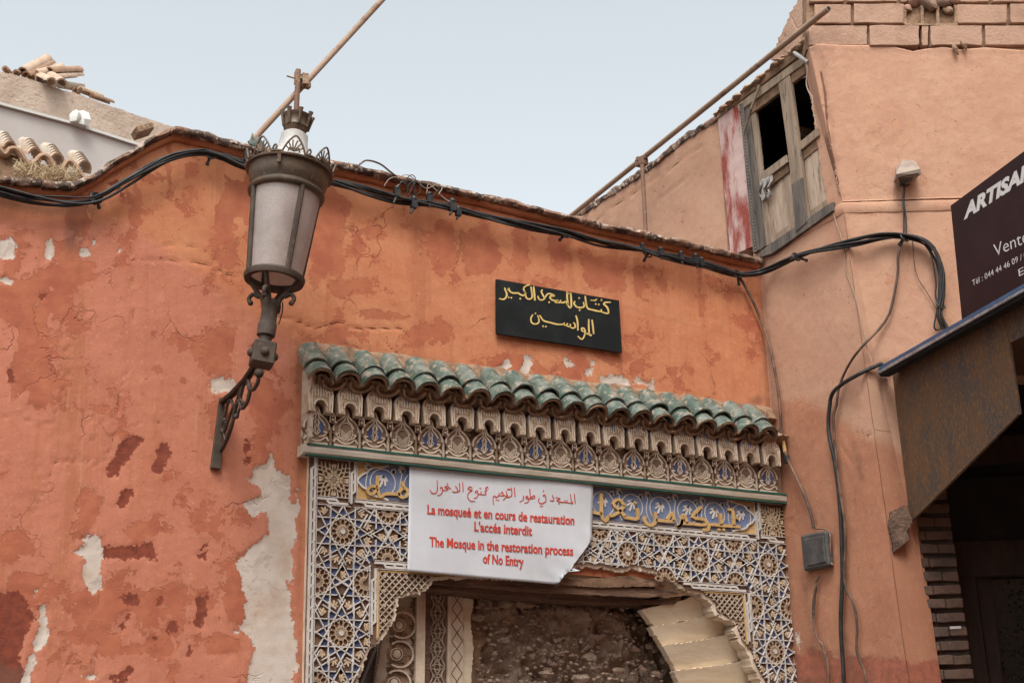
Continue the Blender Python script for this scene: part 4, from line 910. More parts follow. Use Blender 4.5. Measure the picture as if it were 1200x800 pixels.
# lintel
LT = thing('rotten_lintel', (4.2, .1, 2.9), 'rotten dark timber lintel of split planks across the top of the broken doorway', 'lintel')
for (pts, y, t, m_) in (([(500, 676), (600, 678), (700, 684), (770, 690), (795, 694), (760, 700), (640, 694), (505, 683)], .00, .16, 'beamwood'),
                   ([(500, 682), (640, 692), (765, 703), (802, 696), (790, 708), (700, 706), (600, 698), (503, 690)], .05, .2, 'beamwood'),
                   ([(600, 674), (680, 678), (740, 674), (785, 686), (700, 688), (620, 682)], -.015, .1, 'brownwood'), ([(498, 672), (660, 668), (700, 670), (780, 680), (800, 692), (640, 684), (500, 680)], .1, .25, 'beamwood')):
    mb = MB(); mb.prism([wall(a, b, -y) for a, b in rough_edge(pts + [pts[0]], 1.0)[:-1]], (0, t, 0)); mb.build('plank', M[m_], LT, tri=True)
mb = MB(); mb.prism([wall(x, y, -.02) for x, y in rough_edge([(655, 684), (668, 668), (700, 664), (730, 668), (752, 666), (785, 680), (808, 696), (780, 700), (770, 690), (745, 677), (700, 676), (680, 680)], 1.3)], (0, .1, 0)); mb.build('clinging_plaster', M['palewood'], LT, tri=True)
mb = MB(); mb.box((4.53, .3, 3.12), (3.1, .42, .36)); mb.build('masonry_above', M['rubble'], LT)
# pale boards at the right of the opening
BD = thing('boarded_arch_side', (5.6, .15, 0), 'pale bare slanting boards lining the broken right side of the doorway arch', 'boards')
rows = [[(752, 714), (775, 708), (800, 703), (818, 694), (845, 705), (842, 723), (800, 729), (772, 737)], [(762, 734), (800, 728), (845, 718), (868, 730), (866, 744), (820, 752), (783, 760)], [(776, 756), (820, 750), (850, 744), (872, 740), (884, 770), (850, 780), (800, 789)], [(790, 786), (850, 778), (890, 770), (898, 805), (850, 812), (806, 815)], [(800, 812), (850, 809), (900, 802), (915, 860), (812, 860)], [(808, 857), (916, 857), (925, 1200), (815, 1200)]]
for i, r_ in enumerate(rows):
    mb = MB(); P = [wall(x, y, -.075 - .012 * (i % 2)) for x, y in rough_edge([(a_, b_ - (1.8 if j_ >= len(r_) // 2 else 0)) for j_, (a_, b_) in enumerate(r_)] + [r_[0]], .9)[:-1]]
    cz = np.mean([p[2] for p in P]); P = [clampz(p + np.array((0, .0 + (p[2] - cz) * -.35 + .004 * i, 0))) for p in P]
    mb.prism(P, (0, .05, 0)); mb.build('board', M['palewood'], BD, tri=True)

# ================================================================== PLAQUE AND BANNER
PQ = thing('black_plaque', (4.53, -.02, 4.64), 'black rectangular plaque with two lines of gold Arabic lettering on the orange wall', 'plaque')
q = [wall(x, y, .035) for x, y in ((582, 327), (725.5, 352), (729, 413), (582.3, 390.5))]
mb = MB(); mb.prism(q, (0, .018, 0)); mb.build('board', M['board'], PQ)
c5 = T((575, 325), 15); c6 = T((650, 335), 14.12); c7 = T((610, 360), 12)
mb = MB(); tp_ = lambda x, y: wall(x, y, .0375); V = (0, .0025, 0)
S = [(c5([(245, 180), (262, 230), (285, 290), (270, 350), (225, 385), (150, 370)]), 1.9), (c5([(325, 185), (300, 225)]), 1.6), (c5([(325, 185), (335, 240), (400, 275), (480, 272), (520, 300), (570, 318), (600, 300), (600, 240)]), 1.9), (c5([(690, 125), (610, 155), (580, 200), (610, 270), (620, 340), (655, 378), (710, 372), (732, 330), (720, 230), (708, 160)]), 1.9),
     (c5([(755, 155), (768, 270), (778, 405)]), 2.0), (c5([(912, 215), (892, 250), (925, 320), (950, 365), (905, 395), (855, 385), (828, 325)]), 1.9), (c5([(955, 365), (990, 300), (1040, 285), (1125, 322), (1060, 325), (1045, 360), (1090, 400), (1160, 410), (1200, 432)]), 1.9),
     (c6([(0, 262), (35, 272), (50, 225)]), 1.8), (c6([(45, 268), (80, 275), (105, 232)]), 1.8), (c6([(95, 272), (140, 275), (190, 262), (215, 310), (255, 362), (275, 340)]), 2.0), (c6([(207, 95), (208, 200), (225, 320)]), 1.9), (c6([(265, 115), (275, 230), (278, 345)]), 2.0), (c6([(210, 110), (240, 130)]), 1.2),
     (c6([(338, 250), (322, 290), (365, 345), (440, 358), (488, 335), (478, 265)]), 1.9), (c6([(505, 165), (518, 260), (545, 365), (640, 398), (760, 420), (775, 385)]), 1.9), (c6([(770, 425), (880, 455), (888, 395), (855, 335), (815, 300), (840, 272), (930, 268)]), 1.9), (c6([(595, 235), (650, 238), (700, 218), (660, 255)]), 1.0), (c6([(765, 220), (785, 235), (765, 250)]), .9),
     (c7([(175, 100), (148, 150), (155, 210), (205, 235), (255, 215), (258, 160), (240, 110)]), 1.7), (c7([(270, 110), (295, 150), (330, 190), (420, 215), (520, 238), (600, 238), (620, 215)]), 1.8), (c7([(605, 238), (640, 255), (665, 225)]), 1.6), (c7([(645, 255), (690, 272), (705, 235)]), 1.6), (c7([(690, 270), (730, 292), (768, 280), (765, 240), (745, 212)]), 1.7),
     (c7([(780, 112), (802, 200), (808, 325)]), 1.9), (c7([(900, 340), (865, 330), (862, 295), (890, 295), (910, 340), (895, 410), (860, 448), (805, 405)]), 1.7), (c7([(905, 370), (950, 372), (990, 395), (1000, 380)]), 1.8), (c7([(962, 165), (960, 270), (968, 380)]), 1.8), (c7([(1005, 172), (1020, 280), (1030, 375)]), 1.9)]
for P, wd in S: ribbon(mb, P, wd, tp_, V, smooth=4, taper=.65)
for (x, y), r_ in zip(c5([(318, 350), (365, 358), (520, 372), (1030, 435)]) + c6([(405, 200), (412, 400), (682, 298), (732, 306)]) + c7([(210, 86), (318, 266), (358, 270)]), [1.2] * 11): dot(mb, x, y, r_, tp_, V, 4)
mb.build('lettering', M['gold'], PQ)

BN = thing('white_banner', (4.1, -.06, 3.3), 'white paper-like banner with red Arabic, French and English no-entry text, its lower corner folded', 'banner')
def bpt(x, y, o=0): 
    v = wall(x, y, .068); s = (v[0] - 3.46) / 1.25; d = .010 * math.sin(s * 5 + v[2] * 3) + .006 * math.sin(v[2] * 11 + s * 7) + .02 * max(0, s - .75) * math.sin(v[2] * 14 + 1) + .014 * max(0, (3.25 - v[2])) * math.sin(s * 16)
    k = max(0.0, ((x - 655) + (y - 640)) / 70.0); d += .012 * k * k + .007 * k * math.sin((x - y) * .22)
    return wall(x, y, .068 + o + d * .8)
def bq(u, v):                                  # u,v in 0..1 over the sheet
    t0, t1 = np.array((480, 535.)), np.array((694.5, 557.)); b0, b1 = np.array((477.3, 669.)), np.array((694, 688.)); p = (t0 * (1 - u) + t1 * u) * (1 - v) + (b0 * (1 - u) + b1 * u) * v; return p
mb = MB(); N1, N2 = 60, 40; keepf = []
vs = []
for j in range(N2 + 1):
    for i in range(N1 + 1):
        u = i / N1; v = j / N2; p = bq(u, v)
        # cut lower right corner from (694,632) to (655,681)
        a = np.array((694.3, 632.)); b = np.array((655., 682.5))
        cr_ = (b[0] - a[0]) * (p[1] - a[1]) - (b[1] - a[1]) * (p[0] - a[0])
        if cr_ < 0:
            d_ = b - a; t = ((p - a) @ d_) / (d_ @ d_); p = a + d_ * min(max(t, 0), 1)
        p = p + np.array((math.sin(v * 9) * .5, 0)) * (u > .9)
        vs.append(bpt(*p))
fs = [(j * (N1 + 1) + i, j * (N1 + 1) + i + 1, (j + 1) * (N1 + 1) + i + 1, (j + 1) * (N1 + 1) + i) for j in range(N2) for i in range(N1)]
mb.add(vs, fs); me = mb.mesh('sheet', WL[BN.name], 60)
bm = bmesh.new(); bm.from_mesh(me); bmesh.ops.dissolve_degenerate(bm, dist=1e-4, edges=bm.edges); ret = bmesh.ops.solidify(bm, geom=list(bm.faces), thickness=-.0008)
for f_ in bm.faces: f_.smooth = True
bm.to_mesh(me); bm.free(); put('sheet', me, M['banner'], BN, WL[BN.name])
A_ = T((480, 550), 10); B_ = T((590, 560), 10); mb = MB(); tb = lambda x, y: bpt(x, y, .0035); V = (0, .0012, 0)
S = [A_([(322, 120), (326, 180), (325, 240), (300, 275), (260, 270), (240, 235)]), A_([(370, 225), (362, 210), (380, 205), (388, 240), (370, 285), (325, 302)]), A_([(485, 225), (440, 192), (412, 205), (455, 225), (420, 242), (385, 236)]), A_([(540, 190), (562, 235), (550, 262), (500, 255)]), A_([(583, 150), (588, 235), (565, 262)]), A_([(622, 148), (630, 255)]),
     A_([(738, 215), (705, 198), (685, 225), (735, 240), (695, 265), (680, 315), (710, 362), (770, 370)]), A_([(785, 275), (770, 262), (788, 245), (803, 275), (790, 320), (752, 335)]), A_([(800, 282), (835, 285), (838, 252)]), A_([(835, 288), (895, 290), (882, 252), (905, 240), (890, 215), (912, 200), (922, 230)]),
     A_([(985, 415), (978, 345), (990, 305), (1018, 322), (1045, 300), (1050, 270)]), A_([(1045, 300), (1095, 302), (1085, 258), (1068, 285)]), A_([(1095, 302), (1125, 300)]), A_([(1130, 250), (1140, 305), (1095, 357)]), B_([(30, 203), (48, 222), (75, 215), (98, 195), (94, 105)]), B_([(50, 220), (44, 193)]), B_([(128, 108), (136, 215)]),
     B_([(232, 200), (235, 245), (190, 277)]), B_([(275, 235), (262, 220), (280, 210), (295, 245), (285, 278), (245, 290)]), B_([(308, 125), (316, 235)]), B_([(265, 235), (315, 238), (360, 230), (365, 208), (345, 205), (315, 232)]), B_([(475, 215), (465, 200), (485, 195), (498, 235), (490, 275), (450, 295), (418, 285), (412, 250), (425, 230)]),
     B_([(572, 195), (592, 245), (580, 265), (545, 258)]), B_([(612, 222), (665, 240), (625, 258), (670, 278), (718, 276), (722, 250)]), B_([(718, 276), (742, 282), (748, 255)]), B_([(742, 282), (775, 288), (815, 292), (798, 268), (785, 185)]), B_([(832, 185), (841, 292)])]
for P in S: ribbon(mb, P, 1.1, tb, V, smooth=4, taper=.6)
for (x, y) in A_([(445, 166), (830, 216), (1020, 352), (1043, 355), (1158, 226), (1182, 230)]) + B_([(50, 132), (68, 128), (470, 148), (437, 325), (456, 327), (652, 296)]): dot(mb, x, y, .95, tb, V, 4)
mb.build('arabic_line', M['redprint'], BN)
def text_mesh(s, bold=0.0, italic=0.0, spacing=1.0):
    c = bpy.data.curves.new('t', 'FONT'); c.body = s; c.size = 1; c.offset = bold; c.shear = italic; c.space_character = spacing; c.resolution_u = 3
    o = bpy.data.objects.new('t', c); col.objects.link(o); dg = bpy.context.evaluated_depsgraph_get(); dg.update()
    me = bpy.data.meshes.new_from_object(o.evaluated_get(dg)); bpy.data.objects.remove(o); bpy.data.curves.remove(c)
    v = np.zeros(len(me.vertices) * 3); me.vertices.foreach_get('co', v); v = v.reshape(-1, 3); fs = [tuple(p.vertices) for p in me.polygons]; bpy.data.meshes.remove(me)
    return v, fs
def text_on(mb, s, p0, p1, h, to3, bold=.02, italic=0, vec=(0, .001, 0), cap=.73, up=(0, -1), spacing=1.0, fat=0):   # baseline p0->p1 in surveyed pixels; h = cap height
    v, fs = text_mesh(s, bold, italic, spacing); x0, x1 = v[:, 0].min(), v[:, 0].max(); d = np.array(p1, float) - np.array(p0, float); up = np.array(up, float)
    for i_, sh in enumerate((0, -fat, fat) if fat else (0,)):
        mb.add([to3(*(np.array(p0) + d * (a[0] + sh - x0) / (x1 - x0) + up * a[1] / cap * h)) - np.array((0, .0003 * i_, 0)) for a in v], fs)
tb2 = lambda x, y: bpt(x, y, .0035)
for s, p0, p1, h in (('La mosqueé et en cours de restauration', (501, 601.5), (673, 614.5), 11.4), ("L'accés interdit", (556, 621.5), (623.5, 627), 11.4), ('The Mosque in the restoration process', (503.5, 639.5), (671.5, 650.5), 11.6), ('of No Entry', (566, 659), (613.5, 663), 11.4)):
    mb = MB(); text_on(mb, s, p0, p1, h, tb2, bold=.014, fat=.016); mb.build('printed_line', M['redprint'], BN, tri=False)
for x, y in ((482, 538), (585, 548), (690, 559)):
    mb = MB(); mb.ball(bpt(x, y, .004), .006, 6); mb.build('nail', M['iron'], BN)


# ================================================================== CORNER BUILDING ON THE RIGHT
CB = thing('corner_building', (XJ + .3, -1.2, 0), 'pale pink rendered corner building with bare earth blocks on top and a broken timber window', 'building')
SN = np.array((-1, 0, 0.0))
def down(p, q):                                # run the line p->q on to the ground
    p = np.array(p); q = np.array(q); t = p[2] / (p[2] - q[2]); return p + (q - p) * t
cor_top, cor_bot = side(988, 240), side(1062, 770); cor_g = down(cor_top, cor_bot)
jt = np.array((XJ, .06, side(880, 298)[2]));
fside = dict(dark=[('p', [(915, 768), (945, 762), (1000, 768), (1068, 772), (1100, 830), (900, 830)]), ('e', 1022, 300, 3, 3)], red=[('e', 1022, 248, 5, 4), ('e', 1040, 328, 3, 4), ('e', 960, 700, 6, 4)],
    pink=[('p', [(800, 520), (940, 470), (1100, 560), (1120, 900), (800, 900)])], crack=[('l', [(1000, 505), (1018, 510), (1028, 500), (1030, 530), (1045, 540)], .9), ('l', [(1018, 510), (1010, 530), (1003, 545), (1008, 560), (1000, 590)], .5), ('l', [(930, 610), (915, 612)], .4), ('l', [(955, 615), (975, 600)], .4), ('l', [(1048, 646), (1058, 700), (1069, 770)], .8), ('l', [(985, 520), (1000, 545)], .3)],  # pink: deeper orange paint low down, with the lane's shade coloured in
    darken=[('l', [(893, 310), (935, 800)], 4), ('l', [(1000, 520), (1010, 560)], 5), ('e', 1040, 440, 16, 12), ('l', [(940, 670), (960, 800)], 4), ('l', [(985, 690), (1000, 800)], 5), ('e', 940, 800, 25, 10)],  # darker down the corner seam, below the box and at the awning end
    white=[('l', [(936, 742), (936, 762)], 2)])
surf('side_wall', [jt, side(935, 271), cor_top], [np.array((XJ, .06, 0)), cor_g], 90, 260, SN, M['rightwall'], CB, fside, depth=.25, amp=.008)
f1 = dict(red=[('e', 1083, 210, 4, 4), ('e', 1050, 145, 3, 3), ('e', 1022, 248, 6, 4), ('e', 1040, 328, 3, 4), ('e', 1067, 208, 3, 3), ('e', 1119, 322, 3, 2)], crack=[('l', [(962, 85), (967, 110), (970, 150), (976, 185), (982, 215)], 1.6), ('l', [(985, 248), (1060, 248)], .5), ('l', [(968, 380), (985, 378)], .8), ('l', [(1020, 215), (1060, 235)], .3)], darken=[('l', [(964, 75), (984, 225)], 3), ('l', [(950, 58), (1200, 62)], 2.5), ('e', 1040, 432, 18, 12), ('l', [(1062, 240), (1066, 300)], 2)])  # also darker along the arris, below the blocks and at the awning end
topf = [front(x, y) for x, y in [(948, 56), (958, 52), (985, 53), (1012, 53), (1048, 55), (1070, 60), (1085, 57), (1106, 55), (1125, 58), (1155, 56), (1200, 59), (1330, 64)]]
surf('front_wall_upper', topf, [front(987, 236), front(1100, 232), front(1330, 227)], 190, 110, nF, M['rightwall'], CB, f1, depth=.2, amp=.009)
lowt = [front(988, 238), front(1330, 229)]
surf('front_wall_lower', lowt, [front(1016, 440), front(1330, 440)], 170, 110, nF, M['rightwall'], CB, f1, depth=.2, amp=.008)
fb0, fb1 = front(1016, 438), front(1062, 770)
gb = down(fb0, fb1); gr = down(front(1067, 612), front(1087, 795))
surf('front_wall_strip', [fb0, front(1058, 438)], [gb, gr], 22, 240, nF, M['rightwall'], CB, fside, depth=.2, amp=.007)
# string course running round the corner
mb = MB()
def swept(mb, P, sec, jit=.004):               # sec: (out, up); P: list of (point, outward normal)
    vs = []
    for p, n_ in P:
        for o, z in sec:
            q_ = p + n_ * o + np.array((0, 0, z)); d = nvec(Vector(q_) * 12) * jit; vs.append(q_ + np.array(d))
    n = len(sec); mb.add(vs, [(i * n + j, i * n + (j + 1) % n, (i + 1) * n + (j + 1) % n, (i + 1) * n + j) for i in range(len(P) - 1) for j in range(n)] + [tuple(range(n)), tuple((len(P) - 1) * n + j for j in range(n))])
l0 = side(884, 300); l1 = side(988, 240); Ps = [(l0 + (l1 - l0) * t, SN) for t in np.linspace(0, 1, 26)][:-1] + [(l1, (SN + nF) * .5)]
e1 = front(1330, 231); Ps += [(l1 + (e1 - l1) * t, nF) for t in np.linspace(0, 1, 40)[1:]]
swept(mb, Ps, [(-.02, -.065), (.002, -.06), (.007, -.045), (.010, .004), (.002, .016), (-.02, .022)]); mb.build('string_course', M['rightwall'], CB, smooth=50)
# return of plaster between window and corner
mb = MB(); mb.prism([side(x, y, 0) for x, y in rough_edge([(944, 66), (951, 54), (957, 66), (962, 110), (970, 150), (977, 190), (987, 238), (972, 249), (962, 200), (955, 150), (949, 110), (944, 66)], 1.4)[:-1]], (.2, 0, 0))
mb.build('plaster_return', M['rightwall'], CB, tri=True, rough=.003)
arr = [(950, 58), (954, 70), (962, 88), (966, 110), (967, 128), (971, 150), (974, 170), (978, 190), (982, 212), (986, 232)]
lf = rough_edge([(x - 1.0, y) for x, y in arr], 2.2); rtt = rough_edge([(x + 2.2, y) for x, y in arr], 2.6)
for a_ in range(0, min(len(lf), len(rtt)) - 6, 6):
    if random.random() < .25: continue
    mb = MB(); mb.prism([front(x, y, -.004) for x, y in lf[a_:a_ + 6] + rtt[a_:a_ + 6][::-1]], -nF * .02); mb.build('broken_arris', M['block'], CB, tri=True, rough=.006)
# earth blocks: courses left bare above the render
def block(x0, x1, yt, yb, j=0, fn=front, nrm=None, th=.22, m='block', r=.006):
    nrm = nF if nrm is None else nrm; g_ = .9
    P = [fn(x0 + g_, yb - g_, j), fn(x1 - g_, yb - g_, j), fn(x1 - g_, yt + g_, j), fn(x0 + g_, yt + g_, j)]
    mb = MB(); mb.prism(P, -nrm * th); mb.build('block', M[m], CB, bevel=.004, cuts=.03, rough=r * .6, smooth=40, rscale=34)
rowsB = [(28.5, 54, [(947, 1017), (1018.5, 1078), (1079.5, 1089), (1090, 1152), (1154, 1222), (1224, 1290), (1292, 1345)]),
         (4, 28, [(954, 998), (1000, 1060), (1121, 1181), (1183, 1244), (1246, 1310), (1312, 1345)]),
         (-20, 3, [(948, 990), (992, 1052), (1054, 1064), (1118, 1160), (1162, 1226), (1228, 1290), (1292, 1345)]), (-44, -21, [(948, 1020), (1022, 1086), (1088, 1150), (1152, 1216), (1218, 1280), (1282, 1345)])]
for yt, yb, xs_ in rowsB:
    for x0, x1 in xs_: block(x0, x1, yt + random.uniform(-.6, .6), yb, random.uniform(-.006, .012), r=random.uniform(.006, .014))
mb = MB(); mb.prism([front(x, y, -.03) for x, y in ((945, 58), (1061, 58), (1061, 28), (1120, 28), (1120, 58), (1345, 66), (1345, -50), (945, -50))], -nF * .18); mb.build('block_joints', M['clay'], CB, tri=True)
# broken hollow block and the mud lump over it
mb = MB()
for x in (1060.5, 1081, 1099, 1120.5):
    mb.prism([front(x + a, y, .0) for a, y in ((-2.3, 28), (2.3, 28), (1.6, 20), (1.8, 10), (3, 6), (-3, 6), (-1.8, 10), (-1.6, 20))], -nF * .16)
mb.prism([front(x, y, .0) for x, y in ((1060, 29.5), (1122, 29.5), (1122, 27.5), (1060, 27.5))], -nF * .16)
mb.build('hollow_block', M['mud'], CB, tri=True, rough=.004)
mb = MB(); mb.prism([front(x, y, -.19) for x, y in ((1055, 32), (1125, 32), (1125, -5), (1055, -5))], -nF * .02); mb.build('cavity_back', M['black'], CB)  # black sheet stands in for the block's unlit hollow
for i, (x, y, r_, m_) in enumerate(((1088, 5, .075, 'stone'), (1103, 1, .07, 'stone'), (1072, 2, .06, 'block'), (1063, 10, .035, 'block'), (1111, 13, .04, 'mud'), (1078, -8, .08, 'stone'), (1118, 0, .05, 'block'))):
    mb = MB(); lump(mb, front(x, y, -.02), r_, sq=(1.1, .8, .75)); mb.build('mud_lump', M[m_], CB, smooth=60)
for x, y in ((1120, 58), (1130, 53)):
    mb = MB(); mb.tube([front(x - 3, y - 5, .02), front(x, y, .035), front(x + 3, y + 7, .02)], [.012, .016, .004], 6); mb.build('hanging_straw_lump', M['mud'], CB, smooth=60)
# upper side face beyond the front corner
mb = MB(); mb.prism([side(x, y, 0) for x, y in rough_edge([(902, 70), (908, 58), (914, 42), (923, 22), (934, 2), (942, -14), (960, -60), (965, 56), (944, 66)], 1.6)], (.22, 0, 0)); mb.build('side_upper_wall', M['block'], CB, tri=True, rough=.006)
for P in ([(912, 48), (940, 30), (944, 40), (944, 60), (922, 64)], [(926, 20), (946, 6), (950, 24), (934, 34)], [(918, 36), (926, 22), (934, 34), (922, 44)]):
    mb = MB(); mb.prism([side(x, y, .012) for x, y in P], (.05, 0, 0)); mb.build('block', M['block'], CB, bevel=.006, rough=.01)
# roof parapet that runs on behind the main wall
fp = dict(red=[('e', 800, 250, 3, 8)], crack=[('l', [(699, 258), (734, 231), (747, 224), (773, 206), (793, 192), (840, 159)], .9), ('l', [(764, 240), (806, 208), (819, 201), (840, 190)], .3)], darken=[('l', [(679, 252), (715, 227), (770, 188), (806, 159), (838, 138)], 4)], white=[('l', [(765, 194), (785, 178), (806, 160)], 2.5)])
pt = [side(x, y) for x, y in [(640, 279), (679, 251), (715, 227), (735, 214), (770, 188.5), (790, 172), (806, 159), (825, 148), (842, 136)]]
pb = [np.array((p[0], p[1], 4.6)) for p in pt]
surf('roof_parapet', pt, [pb[0], pb[-1]], 180, 90, SN, M['rightwall'], CB, fp, depth=.22, amp=.01)
mb = MB(); Ps = [(p, SN) for p in resample(pt, 70)]; swept(mb, Ps, [(.012, -.03), (.02, .0), (.0, .03), (-.1, .045), (-.2, .03), (-.23, -.03)], .018); mb.build('parapet_cap', M['coping'], CB, smooth=60)
# red painted pilaster
mb = MB(); mb.prism([side(x, y, .02) for x, y in rough_edge([(841, 137), (868, 119), (884, 288), (856, 300), (841, 137)], .6)[:-1]], (.16, 0, 0)); mb.build('red_pilaster', M['redpaint'], CB, tri=True, rough=.003, cuts=.2)
mb = MB(); mb.prism([side(x, y, .03) for x, y in [(838, 141), (841, 134), (948, 46), (950, 55)]], (.2, 0, 0)); hb = mb.build('eave_board', M['brownwood'], CB, bevel=.004, rough=.006)
mb = MB()
for k in range(28):                            # crumbly mud and sticks lying on the eave board
    t = k / 27; lump(mb, side(840 + 108 * t, 133 - 87 * t, rng.uniform(-.02, .04)), rng.uniform(.02, .04), sq=(1, 1.3, .6))
mb.build('eave_mud', M['tiledark'], CB, smooth=60, kind='stuff')
# window joinery
WN = CB
def bd(name, pts, o, th, m, **k):
    mb = MB(); mb.prism([side(x, y, o) for x, y in pts], (th * .32, 0, 0)); return mb.build(name, M[m], k.pop('parent', WN), bevel=.003, rough=.0025, **k)
wf = bd('window_frame', [(863, 123), (944, 63), (946, 72), (866, 131)], .03, .1, 'oldwood')
bd('header_board', [(866, 131), (946, 73), (947, 84), (868, 143)], .015, .09, 'brownwood', parent=wf)
bd('studded_post', [(866, 122), (870, 120), (889, 293), (882, 297)], .035, .1, 'greywood', parent=wf)
bd('jamb_post', [(870, 121), (876, 117), (887, 205), (897, 288), (889, 294), (878, 205)], .02, .09, 'greywood', parent=wf)
bd('inner_post', [(876, 127), (884, 121), (893, 203), (905, 284), (897, 289), (886, 205)], .008, .08, 'oldwood', parent=wf)
bd('middle_post', [(912, 98), (925, 88), (937, 180), (946, 261), (932, 272), (924, 185)], .03, .1, 'oldwood', parent=wf)
bd('post_foot', [(926.8, 216), (941, 207), (946.2, 260), (932.2, 272)], .033, .02, 'greywood', parent=wf)
bd('rail', [(890, 204), (921, 181), (923, 190), (893, 213)], .018, .07, 'oldwood', parent=wf)
bd('rail', [(931, 171), (957, 150), (959, 159), (935, 179)], .018, .07, 'oldwood', parent=wf)
bd('under_rail', [(893, 213), (923, 190), (924, 202), (895, 224)], .0, .05, 'brownwood', parent=wf)
bd('under_rail', [(935, 179), (959, 160), (961, 172), (938, 190)], .0, .05, 'brownwood', parent=wf)
bd('sill', [(903, 285), (975, 236), (976, 247), (905, 297), (890, 302), (889, 296)], .028, .12, 'greywood', parent=wf)
bd('bottom_rail', [(904, 277), (934, 256), (935, 264), (905, 286)], .0, .05, 'oldwood', parent=wf)
bd('bottom_rail', [(947, 248), (973, 230), (974, 237), (948, 256)], .0, .05, 'oldwood', parent=wf)
def planks(p0, p1, b0, b1, n, m):
    for i in range(n):
        a, b = i / n + .006, (i + 1) / n - .006; L = lambda u, v, t: tuple(np.array(u) + (np.array(v) - np.array(u)) * t)
        bd('plank', [L(p0, p1, a), L(p0, p1, b), L(b0, b1, b), L(b0, b1, a)], -.012 + random.uniform(-.004, .004), .05, m, parent=wf)
planks((894, 222), (925, 199), (904, 284), (934, 264), 4, 'plankwood')
planks((938, 187), (961, 169), (948, 256), (974, 237), 2, 'plankwood')
mb = MB()
for k in range(44):
    t = k / 43; mb.ball(side(868.2 + 17.5 * t, 126 + 168 * t, .038), .0045, 5)
mb.build('stud', M['tinroof'], wf, kind='stuff')
mb = MB(); mb.tube([side(890, 100, .05), side(880, 128, .07), side(871.5, 156, .05)], [.012, .01, .008], 6); mb.build('leaning_stick', M['oldwood'], wf)
mb = MB(); mb.tube([side(931, 62, .06), side(947, 73, .07)], .014, 6); mb.build('pale_peg', M['tinroof'], wf)
mb = MB(); mb.tube(smooth_path([side(x, y, .07) for x, y in ((944, 70), (946, 82), (945, 98), (948, 108), (952, 114), (953, 128), (957, 150))]), .005, 5); mb.build('dangling_wire', M['wire'], wf)
mb = MB(); n1, n2 = 9, 10; vs = []
for j in range(n2):
    for i in range(n1):
        x = 889 + i * 2.0 + math.sin(j * .9) * 1.2 + (i - 4) * .06 * -j; y = 212 + j * 2.6 - i * .9; vs.append(side(x, y, .035 + .018 * math.sin(i * 1.7 + j * .5)))
mb.add(vs, [(j * n1 + i, j * n1 + i + 1, (j + 1) * n1 + i + 1, (j + 1) * n1 + i) for j in range(n2 - 1) for i in range(n1 - 1) if (i + j) % 11]); 
tag(mb.build('rag', M['cloth'], None, smooth=80), 'grey torn rag hanging from the left rail of the broken timber window', 'rag')
# room behind the window, lined in black to read as unlit
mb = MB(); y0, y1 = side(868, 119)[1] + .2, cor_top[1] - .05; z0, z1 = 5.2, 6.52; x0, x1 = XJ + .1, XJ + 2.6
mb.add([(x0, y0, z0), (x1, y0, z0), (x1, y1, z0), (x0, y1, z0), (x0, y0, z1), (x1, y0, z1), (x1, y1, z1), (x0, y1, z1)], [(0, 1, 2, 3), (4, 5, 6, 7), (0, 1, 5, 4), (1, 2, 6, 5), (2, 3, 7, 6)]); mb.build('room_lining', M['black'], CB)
mb = MB(); mb.box((XJ + .9, side(900, 120)[1], 6.25), (1.4, .07, .08)); mb.box((XJ + 1.2, side(930, 100)[1], 6.1), (1.8, .06, .09)); mb.build('roof_pole', M['brownwood'], CB)

# scaffold rail along the roof edge
P0, P1 = side(664, 257, .14), side(971, 10, .14)
SR = thing('scaffold_rail', P0, 'long dusty scaffold tube sloping up past the broken timber window, with one rusty upright', 'scaffold tube')
mb = MB(); mb.tube([P0 + (P1 - P0) * t for t in np.linspace(0, 1, 12)], .021, 14); mb.build('tube', M['palepipe'], SR, smooth=50)
mb = MB(); mb.tube([P1 - (P1 - P0) * .004, P1 + (P1 - P0) * .0008], .015, 12); mb.build('tube_mouth', M['black'], SR)  # black plug stands in for the unlit inside of the tube
mb = MB(); u0 = side(752, 184, .17); mb.tube([u0, (u0[0], u0[1], 4.9)], .017, 12); mb.build('upright', M['rustpipe'], SR, smooth=50)
mb = MB(); c = side(752, 190, .155); mb.box(c, (.07, .085, .06)); mb.box(c + (0, .03, .03), (.05, .03, .05)); mb.tube([c - (.05, .0, -.01), c + (.05, 0, .01)], .008, 6); mb.tube([c + (0, -.06, .02), c + (0, .06, .02)], .008, 6); mb.build('clamp', M['rustpipe'], SR, bevel=.004, rough=.005)
# second scaffold tube, rising from the main wall behind the lamp
Q0 = wall(345, 200, -.16); Q1 = wall(349.5, 82, -.16)
SD = thing('scaffold_post', (Q0[0], Q0[1], Q0[2]), 'rusty scaffold post and sloping tube standing on the wall behind the street lamp', 'scaffold tube')
mb = MB(); mb.tube([(Q0[0] - .01, Q0[1], Q0[2] - .25), Q1], .017, 12); mb.build('post', M['rustpipe'], SD, smooth=50)
mb = MB(); a_, b_ = wall(293, 168, -.22), wall(470, -24, -.22); mb.tube([a_ + (b_ - a_) * t for t in np.linspace(0, 1, 14)], .019, 14); mb.build('sloping_tube', M['palepipe'], SD, smooth=50)
mb = MB(); c = wall(352, 93, -.17)
for dx, dz, s_ in ((-.022, .01, (.02, .05, .085)), (.025, .0, (.035, .06, .075)), (.0, .005, (.06, .045, .02)), (.045, -.035, (.03, .04, .03))): mb.box(c + (dx, 0, dz), s_)
mb.tube([c + (-.09, 0, 0), c + (-.02, 0, 0)], .006, 6); mb.build('clamp', M['mud'], SD, bevel=.005, rough=.006)

